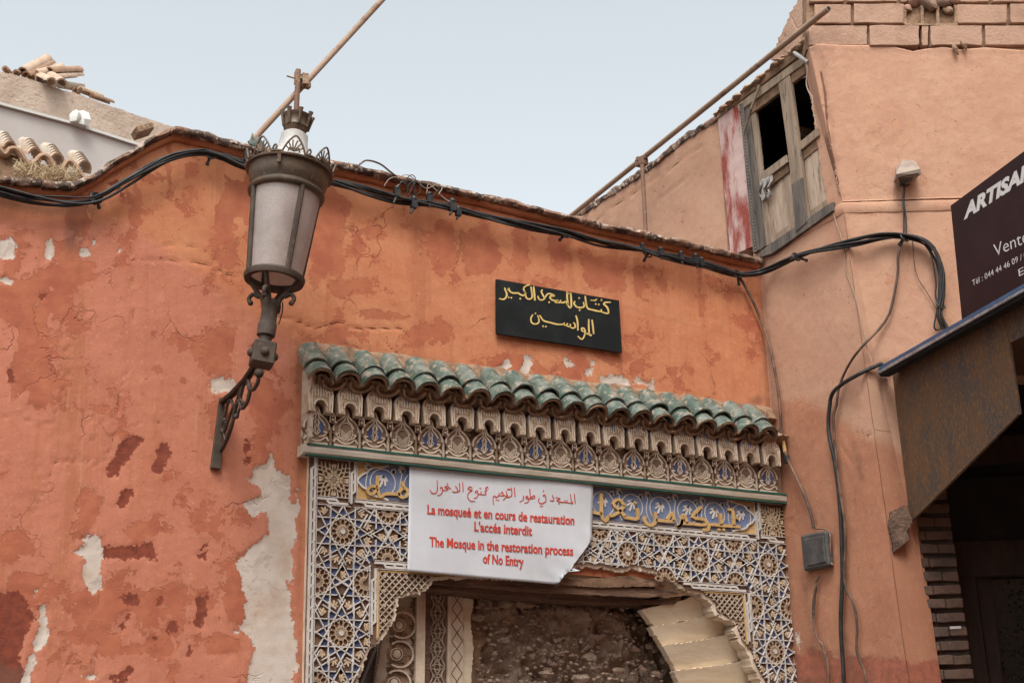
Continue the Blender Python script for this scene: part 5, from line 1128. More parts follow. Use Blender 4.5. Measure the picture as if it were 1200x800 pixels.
# ================================================================== CABLES
def strands(P, n, R_, r, twist=1.6, jit=.4, seed=0, fn=None):
    P = np.array(smooth_path(P, 8)); rg = random.Random(seed); s = np.r_[0, np.cumsum(np.linalg.norm(np.diff(P, axis=0), axis=1))]; out = []
    for k in range(n):
        ph = rg.uniform(0, 6.28) + 2 * math.pi * k / n; tw = twist * rg.uniform(.6, 1.3); vs = []
        for i, p in enumerate(P):
            T_ = nz(P[min(i + 1, len(P) - 1)] - P[max(i - 1, 0)]); u = nz(np.cross(T_, (0, 0, 1) if abs(T_[2]) < .9 else (1, 0, 0))); w_ = np.cross(T_, u)
            a = ph + s[i] * tw * 2 * math.pi; rr = R_ * (1 + jit * math.sin(s[i] * 3.1 + k * 2.1)); vs.append(p + rr * (math.cos(a) * u + math.sin(a) * w_))
        out.append((vs, r * rg.uniform(.8, 1.15)))
    return out
def cab(name, P, n, R_, r, parent, m='cable', **k):
    for vs, rr in strands(P, n, R_, r, **k):
        mb = MB(); mb.tube(vs, rr, 7); mb.build(name, M[m], parent, smooth=80)
main_px = [(-60, 214), (-20, 219), (0, 224), (40, 234), (80, 239), (113, 234), (150, 213), (185, 193), (215, 181), (240, 178), (262, 183), (290, 194), (340, 203), (395, 214), (430, 224), (465, 234), (500, 240), (530, 245), (580, 256), (630, 267), (663, 274), (700, 284), (740, 291), (780, 300), (820, 309), (850, 317), (870, 321)]
mp = [wall(x, y, .075) for x, y in main_px]
sp = [side(x, y, .06) for x, y in ((895, 317), (925, 304), (960, 293))] + [front(x, y, .06) for x, y in ((1000, 284), (1035, 277), (1062, 277), (1084, 283), (1097, 298), (1103, 320), (1103, 348), (1101, 368), (1108, 385))]
CM = thing('cable_bundle', mp[12], 'thick bundle of twisted black cables running along the top of the orange wall', 'cables')
cab('cable', mp + sp, 5, .017, .0085, CM, twist=.55, seed=1)
cab('cable', [p + np.array((0, 0, .012)) for p in mp[10:]] + sp, 2, .012, .006, CM, twist=.9, seed=5)
cab('cable', [wall(x, y, .09) for x, y in ((-20, 216), (30, 229), (70, 232), (113, 231), (160, 205), (200, 183), (240, 176))], 2, .012, .005, CM, seed=7, twist=.3)
cab('cable', [front(x, y, .05) for x, y in ((1062, 279), (1080, 284), (1092, 300), (1097, 330), (1096, 345), (1099, 362), (1096, 372), (1095, 384), (1100, 386), (1104, 380))], 1, .002, .006, CM)
def clampbit(x, y, fn, big=1, tail=(0, 9)):
    mb = MB(); c = fn(x, y, .09); mb.box(c, (.032 * big, .03, .045 * big)); mb.ball(c + (0, 0, .028 * big), .017 * big, 8); mb.tube([c - (0, 0, .02), fn(x + tail[0], y + tail[1], .095)], [.01 * big, .007], 6); mb.build('cable_clamp', M['cable'], CM, bevel=0, smooth=40)
for x, y, b, t in ((465, 226, 1.1, (-4, 12)), (485, 239, 1.2, (-4, 11)), (503, 233, 1.1, (1, 10)), (530, 242, 1.3, (-3, 10)), (537, 249, 1, (-2, 8)), (774, 296, 1.0, (2, 8)), (798, 301, 1.0, (2, 8)), (815, 305, 1.2, (3, 9)), (822, 308, 1, (1, 6)), (753, 290, .8, (2, 7)), (289, 184, 1, (-2, 12))): clampbit(x, y, wall, b, t)
def tie(x, y, fn, dx, dy):
    mb = MB(); c = fn(x, y, .075); T_ = fn(x + dx, y + dy, .05); mb.tube([c + .03 * np.array((math.cos(a), 0.4 * math.sin(a), math.sin(a))) for a in np.linspace(0, 6.28, 13)], .006, 5, cap=False); mb.tube([c, T_], [.011, .008], 6); mb.ball(T_, .013, 7); mb.build('cable_tie', M['cable'], CM, smooth=50)
for x, y, dx, dy in ((247, 181, -4, 11), (113, 233, 3, 10), (663, 274, -7, 7), (759, 297, -4, 8), (864, 321, 2, 12), (113, 231, -2, 7)): tie(x, y, wall, dx, dy)
tie(933, 301, side, 12, 4); tie(1060, 278, front, -6, 8); tie(1102, 357, front, 4, 3)
LW = thing('loose_wire_tangle', wall(470, 215, .05), 'tangle of loose curled thin wires above the cable bundle, right of the lamp', 'wires')
for i, (P, r_, m_) in enumerate((([(421, 193), (430, 188), (445, 192), (457, 201), (466, 208), (475, 216)], .006, 'browncable'), ([(466, 208), (478, 205), (490, 214), (500, 221), (512, 216), (518, 220), (514, 228)], .003, 'wire'), ([(478, 226), (476, 212), (482, 205), (487, 210), (482, 222), (478, 230)], .003, 'cable'), ([(484, 232), (478, 218), (490, 212), (492, 225), (484, 230)], .003, 'cable'),
                   ([(450, 218), (456, 210), (464, 208), (470, 214), (462, 220)], .003, 'wire'), ([(500, 228), (502, 216), (510, 222), (520, 232), (530, 238)], .003, 'wire'), ([(465, 226), (470, 214), (480, 212), (486, 220), (485, 236)], .0035, 'cable'), ([(506, 232), (514, 222), (515, 232), (524, 236)], .003, 'cable'))):
    mb = MB(); mb.tube(smooth_path([wall(x, y, .09 + .01 * math.sin(i * 2 + k)) for k, (x, y) in enumerate(P)]), r_, 5); mb.build('wire', M[m_], LW, smooth=80)
# cables going down the pink wall
def run(name, pts, r_, m_, label, cat='cable', n=1, R_=.002, fn=side, o=.04, **k):
    P = [(fn(*p[:2], o) if len(p) == 2 else p[2](p[0], p[1], o)) for p in pts]
    t = thing(name, P[0], label, cat); cab('strand', P, n, R_, r_, t, m_, **k); return t
t = run('hanging_cable', [(865, 323, wall), (880, 348, wall), (892, 375, wall), (902, 408), (911, 450), (914, 480), (916, 512), (924, 540), (938, 570), (949, 598), (954, 618)], .011, 'browncable', 'single dark cable hanging from the bundle past the cornice end to the grey junction box')
mb = MB(); mb.tube([side(917, 512, .04), side(920, 530, .04)], .013, 8); mb.build('repair_sleeve', M['ochre'], t)
mb = MB(); mb.tube([side(921.5, 534, .04), side(923, 542, .04)], .018, 8); mb.build('tape', M['cable'], t)
run('flood_lead', [(1057.5, 214), (1056, 235), (1060, 258), (1062, 276)], .006, 'cable', 'twin black leads dropping from the small floodlight to the cable bundle', n=2, R_=.014, twist=1.0, fn=front)
run('looping_cable', [(1063, 277, front), (1057, 284, front), (1052.5, 300, front), (1052, 324, front), (1042.5, 365, front), (1033, 382, front), (1012, 404), (994, 429), (984, 451), (981, 470), (977, 496), (982, 556), (990, 616), (990, 680), (1001, 710), (1004, 735), (1004, 762), (1015, 792), (1022, 840)], .009, 'browncable', 'worn brown cable swinging down the pink wall from the bundle, left of the awning')
run('thick_down_cable', [(1034, 426, front), (1008, 437), (986, 451), (974, 466), (970.5, 500), (979, 545), (985.5, 612), (987, 669), (985.5, 725), (988, 789), (990, 860)], .014, 'cable', 'thick black cable from under the blue awning edge straight down the pink wall')
run('thin_pale_wire', [(974, 243), (980, 262), (989, 288), (992, 320), (1003, 350), (1012, 390), (1016, 408), (1022, 425)], .004, 'palepipe', 'thin wire painted pink running down the wall below the window corner', 'wire', o=.012)
run('stray_wire', [(1069, 280), (1071, 305), (1076, 325), (1088, 345), (1097, 362)], .003, 'browncable', 'hair-thin brown wire on the pink wall left of the dark sign', 'wire', fn=front, o=.02)
run('lower_cable', [(958, 674), (954, 695), (954, 720), (958, 745), (967, 768), (970, 795), (972, 850)], .008, 'browncable', 'short worn cable leaving the bottom of the grey junction box', n=2, R_=.006)
JX = thing('junction_box', side(953, 645, 0), 'weathered grey square junction box fixed to the pink wall right of the carved panel', 'junction box')
mb = MB(); mb.prism([side(x, y, .055) for x, y in ((937, 627), (968, 621), (971, 663), (941, 669))], (.05, 0, 0)); mb.build('box_body', M['plastic'], JX, bevel=.012)
mb = MB(); mb.prism([side(x, y, .062) for x, y in ((941, 632), (964, 627.5), (967, 658), (945, 663))], (.01, 0, 0)); mb.build('lid', M['plastic'], JX, bevel=.004, rough=.003)
mb = MB(); mb.tube(smooth_path([side(x, y, .03) for x, y in ((955, 619), (968, 620), (973, 628), (973, 655), (976, 662))]), .006, 6); mb.build('side_lead', M['rustpipe'], JX)
FL = thing('floodlight', front(1062, 203), 'small dusty grey floodlight pointing down on the pink front wall', 'floodlight')
def hull(name, pts, m, parent, **k):
    bm = bmesh.new(); org = WL[parent.name]
    for p in pts: bm.verts.new(Vector(np.array(p) - org))
    r = bmesh.ops.convex_hull(bm, input=bm.verts); bmesh.ops.recalc_face_normals(bm, faces=bm.faces); bmesh.ops.bevel(bm, geom=list(bm.edges), offset=.002, segments=1)
    me = bpy.data.meshes.new(name); bm.to_mesh(me); bm.free(); return put(name, me, m, parent, org)
hull('housing', [front(x, y, o) for x, y, o in ((1058, 187, .03), (1073, 189, .05), (1057, 188, .0), (1072, 190, .0), (1078, 198, .14), (1050, 204, .14), (1080, 204, .13), (1049, 210, .12), (1047, 214, .03), (1062, 217, .03), (1050, 196, .0))], M['floodbody'], FL)
hull('lens', [front(x, y, o) for x, y, o in ((1052, 208, .132), (1077, 202.5, .142), (1074, 209, .08), (1055, 215.5, .06), (1060, 216, .06))], M['shopglass'], FL)
mb = MB(); mb.box(front(1060, 214, .02), (.05, .04, .04)); mb.build('mount', M['cable'], FL)

# ================================================================== SHOP
S1 = front(1046, 440)
def cheek(x, y, off=0): return on_plane(x, y, S1 + nS * off, nS)
SG = thing('shop_sign', shop(1160, 280), 'dark brown shop sign with pale lettering reading ARTISAN and Vente, standing on the awning', 'sign')
mb = MB(); mb.prism([shop(x, y, .0) for x, y in ((1114, 241), (1128, 382), (1330, 262), (1330, 81))], -nS * .03); mb.build('sign_board', M['signbrown'], SG)
def text3(s, p0, p1, hpx, m, bold=.02, it=0):
    a, b = shop(*p0), shop(*p1); h = abs(shop(p0[0], p0[1] - hpx)[2] - a[2]); v, fs = text_mesh(s, bold, it); x0, x1 = v[:, 0].min(), v[:, 0].max()
    P = [a + (b - a) * (q_[0] - x0) / (x1 - x0) + np.array((0, 0, h * q_[1] / .73)) + nS * .0015 for q_ in v]
    mb = MB(); mb.add(P, fs); mb.build('lettering', M[m], SG, tri=False)
text3('ARTISAN', (1129.5, 257), (1216, 202), 17, 'signletter', .05, .3)
text3('Vente', (1166, 301), (1206, 283), 16.5, 'signletter', -.005)
text3('Tél : 044 44 46 09 / 044', (1140, 335), (1212, 297), 7.4, 'signletter', .0)
text3('E-', (1194.5, 324), (1206, 318), 9.5, 'signletter', .0)
AW = thing('shop_awning', S0, 'rusty sheet metal awning with a blue metal edge over the dark shop front', 'awning')
ew = lambda p, q: [p, q]
mb = MB(); mb.prism([shop(x, y, .03) for x, y in ((1028, 434), (1031, 429), (1330, 258), (1330, 263.5))], -nS * .05); mb.build('blue_edge', M['bluemetal'], AW)
mb = MB(); mb.prism([shop(x, y, .036) for x, y in ((1029, 438), (1028.5, 434.3), (1330, 263.8), (1330, 267))], -nS * .05); mb.build('bright_trim', M['greymetal'], AW)
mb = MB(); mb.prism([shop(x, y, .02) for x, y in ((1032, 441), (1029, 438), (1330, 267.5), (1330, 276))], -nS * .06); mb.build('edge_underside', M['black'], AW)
far = shop(1330, 262); near = shop(1040, 430)
mb = MB(); a0, a1 = shop(1040, 436), shop(1330, 270); mb.prism([a0, a1, a1 - nS * 1.6, a0 - nS * 1.6], (0, 0, .02)); mb.build('roof_sheet', M['rust'], AW)
mb = MB(); mb.prism([cheek(x, y) for x, y in ((1045, 436), (1173, 366), (1183, 402), (1195, 484), (1130, 550), (1067, 612))], -nS * .012); mb.build('cheek_sheet', M['rust'], AW, tri=True)
mb = MB(); mb.prism([cheek(x, y, -.004) for x, y in ((1173.6, 366), (1330, 280), (1330, 330), (1183.5, 401.5))], -nS * .012); mb.build('side_sheet', M['rust'], AW, tri=True)
for x0, y0, x1, y1 in ((1067, 612, 1195, 484),):
    mb = MB(); mb.tube([cheek(x0, y0, .002), cheek(x1, y1, .002)], .008, 6); mb.build('folded_rim', M['rust'], AW)
BP = thing('brick_pier', front(1100, 700, -.02), 'dark pier of narrow clay bricks with deep joints beside the shop door', 'pier')
ztp = front(1070, 606)[2]; pl0, pr0 = front(1064, 612), front(1114, 600); pl1, pr1 = front(1087, 800), front(1143, 800)
def pl(z): t = (ztp - z) / (ztp - pl1[2]); return pl0 + (pl1 - pl0) * t
def pr(z): t = (ztp - z) / (ztp - pl1[2]); return pr0 + (pr1 - pr0) * t
pitchz = (front(1090, 640)[2] - front(1090, 656)[2]); z = ztp + 3 * pitchz; ci = 0
while z > .1:
    za, zb_ = z, z - pitchz * .66; L_, R_ = pl(z), pr(z); cut = [0, .62, 1] if ci % 2 else [0, .38, 1]
    if ci < 22 or ci % 1 == 0:
        for a, b in zip(cut[:-1], cut[1:]):
            o = random.uniform(-.004, .012); p = L_ + (R_ - L_) * (a + .008); q_ = L_ + (R_ - L_) * (b - .008)
            P = [np.array((p[0], p[1], zb_)), np.array((q_[0], q_[1], zb_ + random.uniform(-.003, .003))), np.array((q_[0], q_[1], za)), np.array((p[0], p[1], za + random.uniform(-.003, .003)))]
            mb = MB(); mb.prism([x + nF * (o - .01) for x in P], -nF * .16); mb.build('brick', M['brick'], BP, bevel=.004, rough=.005, cuts=.06)
    z -= pitchz; ci += 1
mb = MB(); t0, t1 = pl(ztp + .35), pr(ztp + .35); g0, g1 = pl(0), pr(0); mb.prism([p - nF * .035 for p in (g0, g1, t1, t0)], -nF * .25); mb.build('joint_mortar', M['mortar'], BP)
mb = MB(); mb.prism([front(x, y, .006) for x, y in ((1113, 733.5), (1126, 733), (1126.3, 736), (1113.3, 736.6))], -nF * .004); mb.build('paper_label', M['signletter'], BP)
mb = MB(); mb.prism([front(x, y, .118) for x, y in rough_edge([(1044, 599), (1052, 596), (1060, 592), (1066, 600), (1070, 612), (1063, 622), (1066, 632), (1056, 640), (1047, 646), (1045, 630), (1042, 615), (1044, 599)], 1.0)[:-1]], -nF * .16); mb.build('broken_masonry', M['brokenpatch'], CB, tri=True, rough=.004)
SF = thing('shop_doorway', front(1180, 760, -.3), 'dark wooden shop doorway with shadowed glass reflecting leaves under the awning', 'shop front')
def fq(name, pts, o, th, m, parent=SF):
    mb = MB(); mb.prism([front(x, y, o) for x, y in pts], -nF * th); return mb.build(name, M[m], parent, tri=True, bevel=.003)
def dn(x, y, x2, y2): return down(front(x, y, -.22), front(x2, y2, -.22))
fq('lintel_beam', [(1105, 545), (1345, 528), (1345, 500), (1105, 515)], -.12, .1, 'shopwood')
fq('header_board', [(1105, 560), (1345, 552), (1345, 640), (1112, 642)], -.2, .05, 'black')  # black fill for the shadowed gap over the door
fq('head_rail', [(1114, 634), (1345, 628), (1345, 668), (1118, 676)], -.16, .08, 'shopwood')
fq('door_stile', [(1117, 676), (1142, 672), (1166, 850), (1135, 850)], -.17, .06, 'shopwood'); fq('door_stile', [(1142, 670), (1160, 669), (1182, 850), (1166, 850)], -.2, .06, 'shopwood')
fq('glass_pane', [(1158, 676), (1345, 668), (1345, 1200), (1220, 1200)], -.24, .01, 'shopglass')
fq('shade_sheet', [(1100, 440), (1345, 440), (1345, 560), (1104, 560)], -.24, .03, 'black')  # upright black sheet stands in for the darkness beneath the awning
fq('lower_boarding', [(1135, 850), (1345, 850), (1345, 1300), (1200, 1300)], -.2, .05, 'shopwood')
# small leaves on the pane, standing in for its reflection
mb = MB()
for _ in range(420):
    x, y = rng.uniform(1172, 1260), rng.uniform(680, 860); c = front(x, y, -.225); a = rng.uniform(0, 6.28); e = np.array((math.cos(a), .2, math.sin(a))) * rng.uniform(.006, .018); n_ = np.array((-e[2], 0, e[0])) * .4
    mb.add([c - e, c + n_, c + e, c - n_], [(0, 1, 2, 3)])
tag(mb.build('leaf_reflection', M['leafreflect'], None, kind='stuff'), 'dark mass of small leaves standing in for the reflection in the shop glass', 'leaf reflection'); 

# ================================================================== STREET LAMP
LP0 = wall(308, 415.5, .6)
SL = thing('street_lamp', (2.345, 0, 3.6), 'ornate bronze wall lantern with frosted glass leaning on a scrolled iron bracket', 'street lamp')
xb_ = 2.335
def bk(x, y): return on_plane(x, y, (xb_, 0, 0), (1, 0, 0))
mb = MB(); mb.prism([wall(x, y, .03) for x, y in ((258.5, 465), (264, 466), (259, 549), (247.5, 548))], (0, .028, 0)); mb.build('wall_plate', M['iron'], SL, bevel=.003)
mb = MB(); P = [bk(262, 470), bk(272, 462), bk(288, 445), bk(300, 427)]; P[0][1] = -.02
for s in (-1, 1): mb.tube([p + np.array((s * .012, 0, 0)) for p in P], .012, 6)
mb.build('arm', M['iron'], SL, smooth=40)
for P, r_ in (([(303.6, 438), (302, 448), (297, 456), (292, 455), (291, 450)], .011), ([(289, 443.6), (285, 452), (281, 470), (284, 478), (290, 470), (293, 455), (291, 445)], .011), ([(284, 452), (278, 470), (272, 496), (266, 514), (259, 528)], .012), ([(270, 467), (266, 476), (262, 492), (260, 503), (263, 505), (269, 488), (273, 476), (271, 468)], .009), ([(278, 488), (281, 478), (285, 472), (281, 468), (278, 474)], .008), ([(264, 516), (262, 505), (264, 494)], .008)):
    mb = MB(); mb.tube(smooth_path([bk(*p) for p in P], 6), r_, 8); mb.build('scroll', M['iron'], SL, smooth=80)
for p, r_ in (((303.6, 437), .026), ((277, 487.6), .015), ((280, 470), .013), ((263, 492), .012)):
    mb = MB(); mb.ball(bk(*p), r_, 12); mb.build('ball_end', M['iron'], SL, smooth=80)
Lb = wall(317, 358, .6); Lt = wall(348.5, 136, .6); ax = nz(Lt - Lb)
toC = CAM - Lb; toC = nz(toC - ax * (toC @ ax)); rt = nz(np.cross(ax, toC)); 
if rt @ Xc < 0: rt = -rt
rt = rt if (ROT.T @ rt)[0] > 0 else -rt
def H(y):                                      # height along the lantern axis seen at image row y
    lo, hi = -.4, 1.6
    for _ in range(40):
        m_ = (lo + hi) / 2
        if px(Lb + ax * m_)[1] > y: lo = m_
        else: hi = m_
    return lo
def cyl(a, h, r): a = rad(a); return Lb + ax * h + r * (math.cos(a) * toC + math.sin(a) * rt)
def lat(name, prof, m, n=40, smooth=45, **k):
    mb = MB(); vs = [cyl(360 * j / n, h, r) for r, h in prof for j in range(n)]
    mb.add(vs, [(i * n + j, i * n + (j + 1) % n, (i + 1) * n + (j + 1) % n, (i + 1) * n + j) for i in range(len(prof) - 1) for j in range(n)])
    if k.get('cap', True): mb.f += [tuple(range(n)), tuple((len(prof) - 1) * n + j for j in range(n))]
    return mb.build(name, M[m], k.get('parent', SL), smooth=smooth, tri=False)
pxm = 236.0
bc = wall(308, 415.5, .6); axb = nz(Lb - bc); Rb = np.stack([nz(np.cross(axb, (0, 1, 0))), np.cross(axb, nz(np.cross(axb, (0, 1, 0)))), axb], 1)
a_ = rad(-9); Rz = np.array([[math.cos(a_), -math.sin(a_), 0], [math.sin(a_), math.cos(a_), 0], [0, 0, 1]]); Rb = Rb @ Rz
mb = MB(); mb.box(bc, (.118, .118, .125), Rb); mb.build('knuckle_box', M['iron'], SL, bevel=.008)
for k in range(4):
    n_ = Rb @ np.array((math.cos(k * math.pi / 2), math.sin(k * math.pi / 2), 0)); mb = MB(); mb.ball(bc + n_ * .06, .024, 10); mb.build('bolt_head', M['iron'], SL, smooth=80)
mb = MB()
def lat2(prof, base, axis_, n=28):
    mb = MB(); mb.lathe(prof, base, axis_, n); n_ = n; mb.f += [tuple(range(n)), tuple((len(prof) - 1) * n + j for j in range(n))]; return mb
dn_ = np.linalg.norm(Lb - bc)
lat2([(.034, .03), (.034, dn_ * .36), (.048, dn_ * .38), (.05, dn_ * .6), (.046, dn_ * .64), (.043, dn_ * .66), (.042, dn_ * 1.0), (.046, dn_ * 1.02), (.04, dn_ * 1.1)], bc, axb).build('neck', M['iron'], SL, smooth=40, tri=False)
mb = MB(); mb.tube(smooth_path([cyl(95, H(y), r_) for y, r_ in ((352, .06), (362, .065), (372, .06), (378, .055))]), .004, 5); mb.build('lamp_lead', M['cable'], SL)
rb, rt_, rr_ = .155, .198, .232
hb, ht = H(326), H(229)
for k in range(4):
    a = 24 + 90 * k + 45; mb = MB()
    mb.tube(smooth_path([cyl(a, H(360), .03), cyl(a, H(350), .05), cyl(a, H(342), .085), cyl(a, H(334), .115), cyl(a, hb - .005, .14)], 5), [.016 - .0002 * i for i in range(21)], 8)
    mb.tube(smooth_path([cyl(a, H(348), .07), cyl(a, H(345), .105), cyl(a, H(350), .125), cyl(a, H(355), .115)], 5), .012, 8); mb.ball(cyl(a, H(355), .113), .016, 8); mb.build('yoke_arm', M['iron'], SL, smooth=80)
lat('bottom_ring', [(rb - .03, hb - .018), (rb + .002, hb - .022), (rb + .008, hb - .004), (rb + .008, hb + .006), (rb - .006, hb + .018), (rb - .02, hb + .016), (rb - .03, hb - .018)], 'iron', cap=False)
gb0, gb1 = hb + .014, ht + .005
ribs = [-66 + 90 * k for k in range(4)]
for a in ribs:
    mb = MB(); vs = []
    for j in range(5):
        t = j / 4; 
        for da in np.linspace(2, 88, 14): vs.append(cyl(a + da, gb0 + (gb1 - gb0) * t, rb - .012 + (rt_ - rb) * t))
    mb.add(vs, [(j * 14 + i, j * 14 + i + 1, (j + 1) * 14 + i + 1, (j + 1) * 14 + i) for j in range(4) for i in range(13)]); mb.build('glass_pane', M['lampglass'], SL, smooth=80)
    mb = MB(); mb.tube([cyl(a, gb0 - .01, rb - .004), cyl(a, gb1 + .01, rt_ - .004)], .015, 6); mb.tube([cyl(a - 3.5, gb0, rb - .006), cyl(a - 3, gb1, rt_ - .006)], .006, 5); mb.tube([cyl(a + 3.5, gb0, rb - .006), cyl(a + 3, gb1, rt_ - .006)], .006, 5); mb.build('rib', M['iron'], SL, smooth=40)
lat('neck_ring', [(rt_ - .03, ht - .012), (rt_ + .0, ht - .014), (rt_ + .01, ht - .006), (rt_ + .012, ht + .006), (rt_ + .004, ht + .016), (rt_ - .004, ht + .018), (rt_ - .004, ht + .03)], 'bronze')
hr = H(204)
lat('drum', [(rt_ - .006, ht + .026), (rt_ + .006, ht + .05), (rt_ + .017, ht + .08), (rr_ - .014, hr - .012), (rr_ - .01, hr + .002), (rr_ - .03, hr + .004)], 'bronze', n=56)
lat('rim', [(rr_ - .03, hr), (rr_ + .006, hr - .002), (rr_ + .009, hr + .006), (rr_ + .003, hr + .013), (rr_ - .02, hr + .012)], 'bronze', n=56)
h2 = H(163)
lat('roof', [(rr_ - .02, hr + .008), (.19, hr + .04), (.13, hr + .09), (.09, hr + .125), (.077, h2 - .02), (.074, h2 + .02), (.055, h2 + .035)], 'tinroof', n=48)
g_ = MB()
for k in range(8):
    a0 = 24 + 45 * k - 22; to = lambda u, v, a0=a0: cyl(a0 + math.degrees(u / rr_), hr + .012 + v, rr_ + .002 + v * .12); V3 = lambda: -toC * 0
    cvs = [([(-.062, 0), (-.05, .02), (-.03, .045), (0, .066), (.03, .045), (.05, .02), (.062, 0)], .006)]
    for b in (-62, -38, -14, 14, 38, 62):
        c_, s_ = math.sin(rad(b)), math.cos(rad(b)); cvs.append(([(0, .006), (c_ * .03 - s_ * .003, s_ * .03), (c_ * .05, s_ * .05)], .0045))
    cvs += [([(-.03, .004), (-.022, .02), (-.012, .008)], .005), ([(.03, .004), (.022, .02), (.012, .008)], .005), ([(.066, 0), (.072, .02), (.083, .028), (.09, .018), (.083, .01)], .006), ([(.06, .003), (.088, .005), (.116, .003)], .008)]
    for P, wd in cvs:
        Q = smooth_path(P, 4); g_.tube([to(q_[0], q_[1] * 1.45) for q_ in Q], wd * .95, 5)
g_.build('pierced_cresting', M['bronze'], SL, smooth=80)
mb = MB(); mb.box(cyl(-16, hr - .028, rr_ + .004), (.016, .016, .04)); mb.ball(cyl(-16, hr - .05, rr_ + .004), .011, 8); mb.build('latch', M['bronze'], SL)
h3 = H(152); h4 = H(138)
lat('crown', [(.05, h2 + .03), (.06, h3 - .012), (.064, h3), (.07, h3 + .01), (.066, h3 + .016), (.074, h4 - .012), (.082, h4 - .004), (.084, h4 + .004), (.07, h4 + .002), (.04, h4 - .004)], 'bronze', n=32)
for k in range(8):
    a = 45 * k + 10; mb = MB(); mb.tube([cyl(a, h3 + .008, .068), cyl(a, h4, .082), cyl(a, h4 + .022, .087)], [.009, .011, .014], 6); mb.build('crown_point', M['bronze'], SL, smooth=50)

# ================================================================== BEHIND THE WALL, LEFT
d17 = np.array((math.cos(rad(17)), math.sin(rad(17)), 0)); n17 = np.array((d17[1], -d17[0], 0))
def back(x, y, dist): return on_plane(x, y, wall(95, 150, -dist), n17)
RP = thing('earth_parapet', back(60, 110, 4.2), 'beige earth parapet wall of the roof behind, at top left under the tile heap', 'wall')
mb = MB(); tp2 = rough_edge([(-160, 46), (0, 84), (30, 91), (60, 101), (96, 112), (120, 121), (154, 133), (198, 147), (260, 166)], .9); mb.prism([back(x, y, 4.2) for x, y in tp2 + [(260, 330), (-160, 330)]], -n17 * .35); mb.build('parapet_wall', M['beige'], RP, tri=True)
GW = thing('pale_roof_wall', back(60, 150, 3.0), 'smooth pale grey low roof wall with a white lip, in front of the beige parapet', 'wall')
mb = MB(); tp3 = [(-160, 84), (0, 121), (82, 143), (153, 166), (250, 196)]; mb.prism([back(x, y, 3.0) for x, y in tp3 + [(250, 330), (-160, 330)]], -n17 * .2); mb.build('render', M['greywall'], GW, tri=True)
mb = MB(); mb.prism([back(x, y, 2.97) for x, y in [(-160, 82.5), (0, 119.5), (82, 141.5), (153, 164.5), (250, 194)] + [(250, 197), (153, 167.5), (82, 144.5), (0, 122.5), (-160, 85.5)]], -n17 * .25); mb.build('white_lip', M['whitelip'], GW, tri=True)
def halftube(P0, P1, r_, m_, label, group=None, open_=1, a0=0, arc=200, name='roof_tile', cat='roof tile', th=.014, jag=0):
    P0, P1 = np.array(P0), np.array(P1); T_ = nz(P1 - P0); u = nz(np.cross(T_, (0, 0, 1))); w_ = np.cross(u, T_); mb = MB(); n = 14; vs = []
    for j in range(4):
        c = P0 + (P1 - P0) * j / 3
        for rr in (r_, r_ - th):
            for i in range(n + 1):
                a = rad(a0 - arc / 2 + 90 + arc * i / n); jj = (mn.noise(Vector((i * .9, j, r_ * 50))) * jag if j == 3 else 0); vs.append(c + rr * (math.cos(a) * u + math.sin(a) * w_) + T_ * jj)
    k = n + 1; fs = []
    for j in range(3):
        b = j * 2 * k; c = b + 2 * k
        for i in range(n): fs += [(b + i, b + i + 1, c + i + 1, c + i), (b + k + i, c + k + i, c + k + i + 1, b + k + i + 1)]
        for i in (0, n): fs.append((b + i, c + i, c + k + i, b + k + i))
    for j in (0, 3):
        b = j * 2 * k
        for i in range(n): fs.append((b + i, b + k + i, b + k + i + 1, b + i + 1))
    mb.add(vs, fs); o = mb.build(name, M[m_], None, smooth=40, org=P0)
    if label: tag(o, label, cat, group)
    return o
GH = 'loose clay tiles heaped on the beige parapet'
hp = lambda x, y, d=4.3: back(x, y, d)
for P0, P1, r_, m_, a0, lb in (((27, 85), (56, 70), .05, 'tile', 0, 'topmost long clay tile of the heap, tilted up to the right'), ((31, 90), (60, 75), .05, 'tiledark', 10, 'long clay tile lying parallel under the topmost one of the heap'), ((42, 88), (72, 80), .045, 'tile', 0, 'short clay tile wedged at the middle of the heap behind the curled ones'),
                               ((58, 85), (93, 84), .05, 'tiledark', 0, 'level brown clay tile at the upper right of the heap'), ((64, 92), (94, 89), .045, 'tile', 0, 'pale clay tile directly under the level one at the right of the heap'), ((70, 97), (94, 101), .05, 'limelip', 180, 'white limed broken clay tile with a jagged rim at the right end of the heap'),
                               ((47, 92), (60, 98), .055, 'tile', 20, 'curled clay tile seen end-on at the centre of the heap'), ((36, 92), (46, 98), .05, 'tiledark', -20, 'darker curled clay tile seen end-on left of the centre of the heap'), ((60, 91), (72, 99), .055, 'tile', 10, 'clay tile leaning down at the front of the heap'),
                               ((6, 81), (12, 88), .03, 'tiledark', 0, 'small clay tile shard standing apart left of the heap'), ((19, 86), (26, 90), .035, 'tiledark', 30, 'small pointed clay shard just left of the heap'), ((94, 106), (118, 115), .04, 'tile', 0, 'flat pale clay tile right of the heap, nearest to it'), ((108, 113), (131, 121), .032, 'tiledark', 0, 'last clay tile sliding down the parapet right of the heap'), ((88, 106), (96, 110), .03, 'tiledark', 90, 'small dark tile fragment under the white limed tile')):
    halftube(hp(*P0, 4.3), hp(P1[0], P1[1], 4.45 if r_ < .053 else 4.1), r_, m_, lb, GH, a0=a0, jag=.05 if m_ == 'limelip' else 0.01)
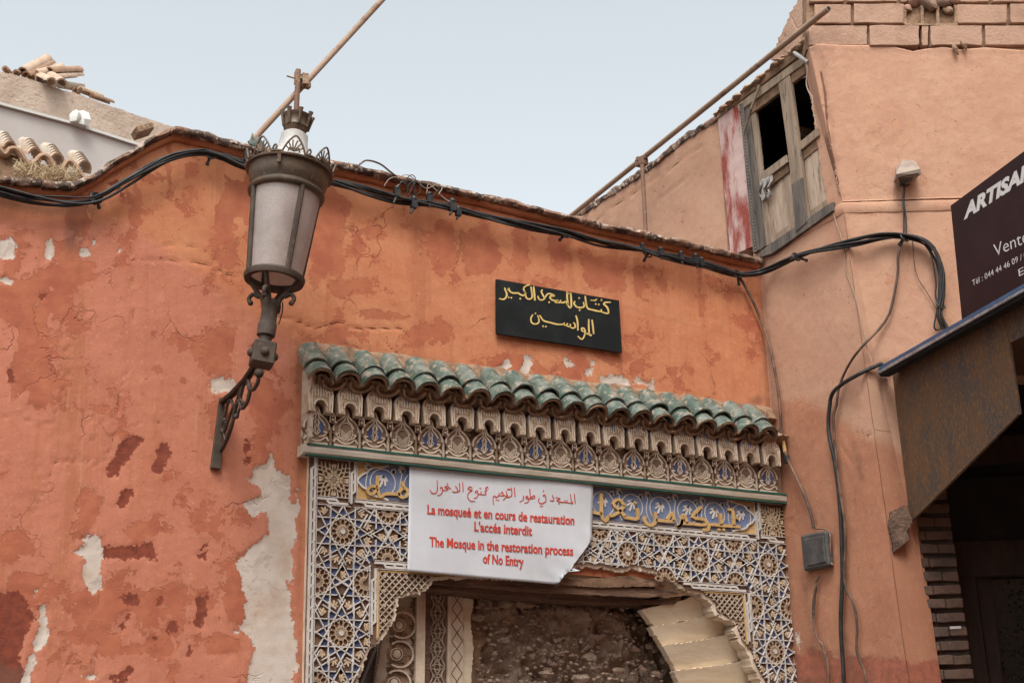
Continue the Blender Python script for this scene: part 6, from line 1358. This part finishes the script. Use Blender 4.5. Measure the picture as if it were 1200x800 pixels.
for x, y, r_, lb, m_ in ((88, 137, .06, 'left lump of broken white plaster on the lip of the pale roof wall', 'whitelip'), ((96), 140, .075, 'larger right lump of broken white plaster on the lip of the pale roof wall', 'whitelip')):
    mb = MB(); lump(mb, back(x, y, 2.95), r_, sq=(.8, .6, 1)); tag(mb.build('plaster_lump', M[m_], None, smooth=30), lb, 'plaster lump')
mb = MB(); mb.box(wall(167, 154, -.3), (.1, .12, .045), np.array(Matrix.Rotation(rad(-28), 3, 'Y'))); tag(mb.build('rubble_stone', M['mud'], None, bevel=.006, rough=.008), 'brown stone lying on the wall top at the upper left bend of the coping', 'stone')
# tiled eave with straw at far left
EV = thing('clay_tile_eave', wall(50, 195, -.5), 'pale clay tiles with white limed ends in stacks behind the coping at the left edge', 'tiled eave')
def ev(x, y, d=.55): return wall(x, y, -d)
for (x, y), r_ in zip(((37, 176), (63, 183), (95, 192), (8, 168)), (.042, .045, .046, .04)):
    for k in range(5):
        c = ev(x - k * -1.6 - 4, y - k * -3.0 - 6, .62 - k * .012); T_ = nz(np.array((.5, -.75, -.35)))
        o = halftube(c - T_ * .05, c + T_ * .012, r_ * (1 + .05 * k), 'limelip' if k < 4 else 'tile', None, a0=0, th=.012); o.parent = EV; o.location = WL[o.name] - WL[EV.name]; o.name = 'stacked_tile'
mb = MB(); P = [ev(x, y, .5) for x, y in ((-30, 168), (-6, 172), (5, 182), (12, 176), (20, 177), (30, 190), (38, 194), (48, 184), (56, 186), (64, 198), (72, 200), (80, 190), (88, 196), (96, 208), (104, 212))]
mb.tube(smooth_path(P, 5), .022, 6); mb.build('tile_edge', M['tiledark'], EV, smooth=60)
mb = MB(); mb.prism([ev(x, y, .52) for x, y in ((-40, 176), (0, 178), (30, 186), (70, 200), (104, 214), (104, 260), (-40, 260))], (0, .1, 0)); mb.build('mud_bed', M['clay'], EV, tri=True)
mb = MB(); mb.prism([ev(x, y, .6) for x, y in ((-40, 155), (0, 165), (27, 172), (29, 180), (0, 176), (-40, 165))], (0, .2, 0)); mb.build('eave_plank', M['palewood'], EV, bevel=.004)
mb = MB()
for _ in range(520):
    x = rng.uniform(18, 92); c = ev(x, 194 + (x - 20) * .15 + rng.gauss(2, 4.5), .4 + rng.uniform(-.1, .08)); a = rng.uniform(-.6, 2.6); e = np.array((math.cos(a), rng.uniform(-.5, .5), math.sin(a))) * rng.uniform(.012, .035)
    mb.tube([c - e, c + e], .0016, 3, cap=False)
tag(mb.build('straw', M['straw'], None, kind='stuff'), 'dry straw spilling from under the clay tiles behind the left coping', 'straw')
mb = MB(); mb.prism([wall(x, y, -.04) for x, y in ((292, 168), (296, 155), (299, 163), (303, 159), (312, 171), (300, 172))], (0, .012, 0)); tag(mb.build('tile_shard', M['glaze'], None, bevel=.002), 'pale green glazed tile shard stuck upright on the coping left of the lamp', 'tile shard')
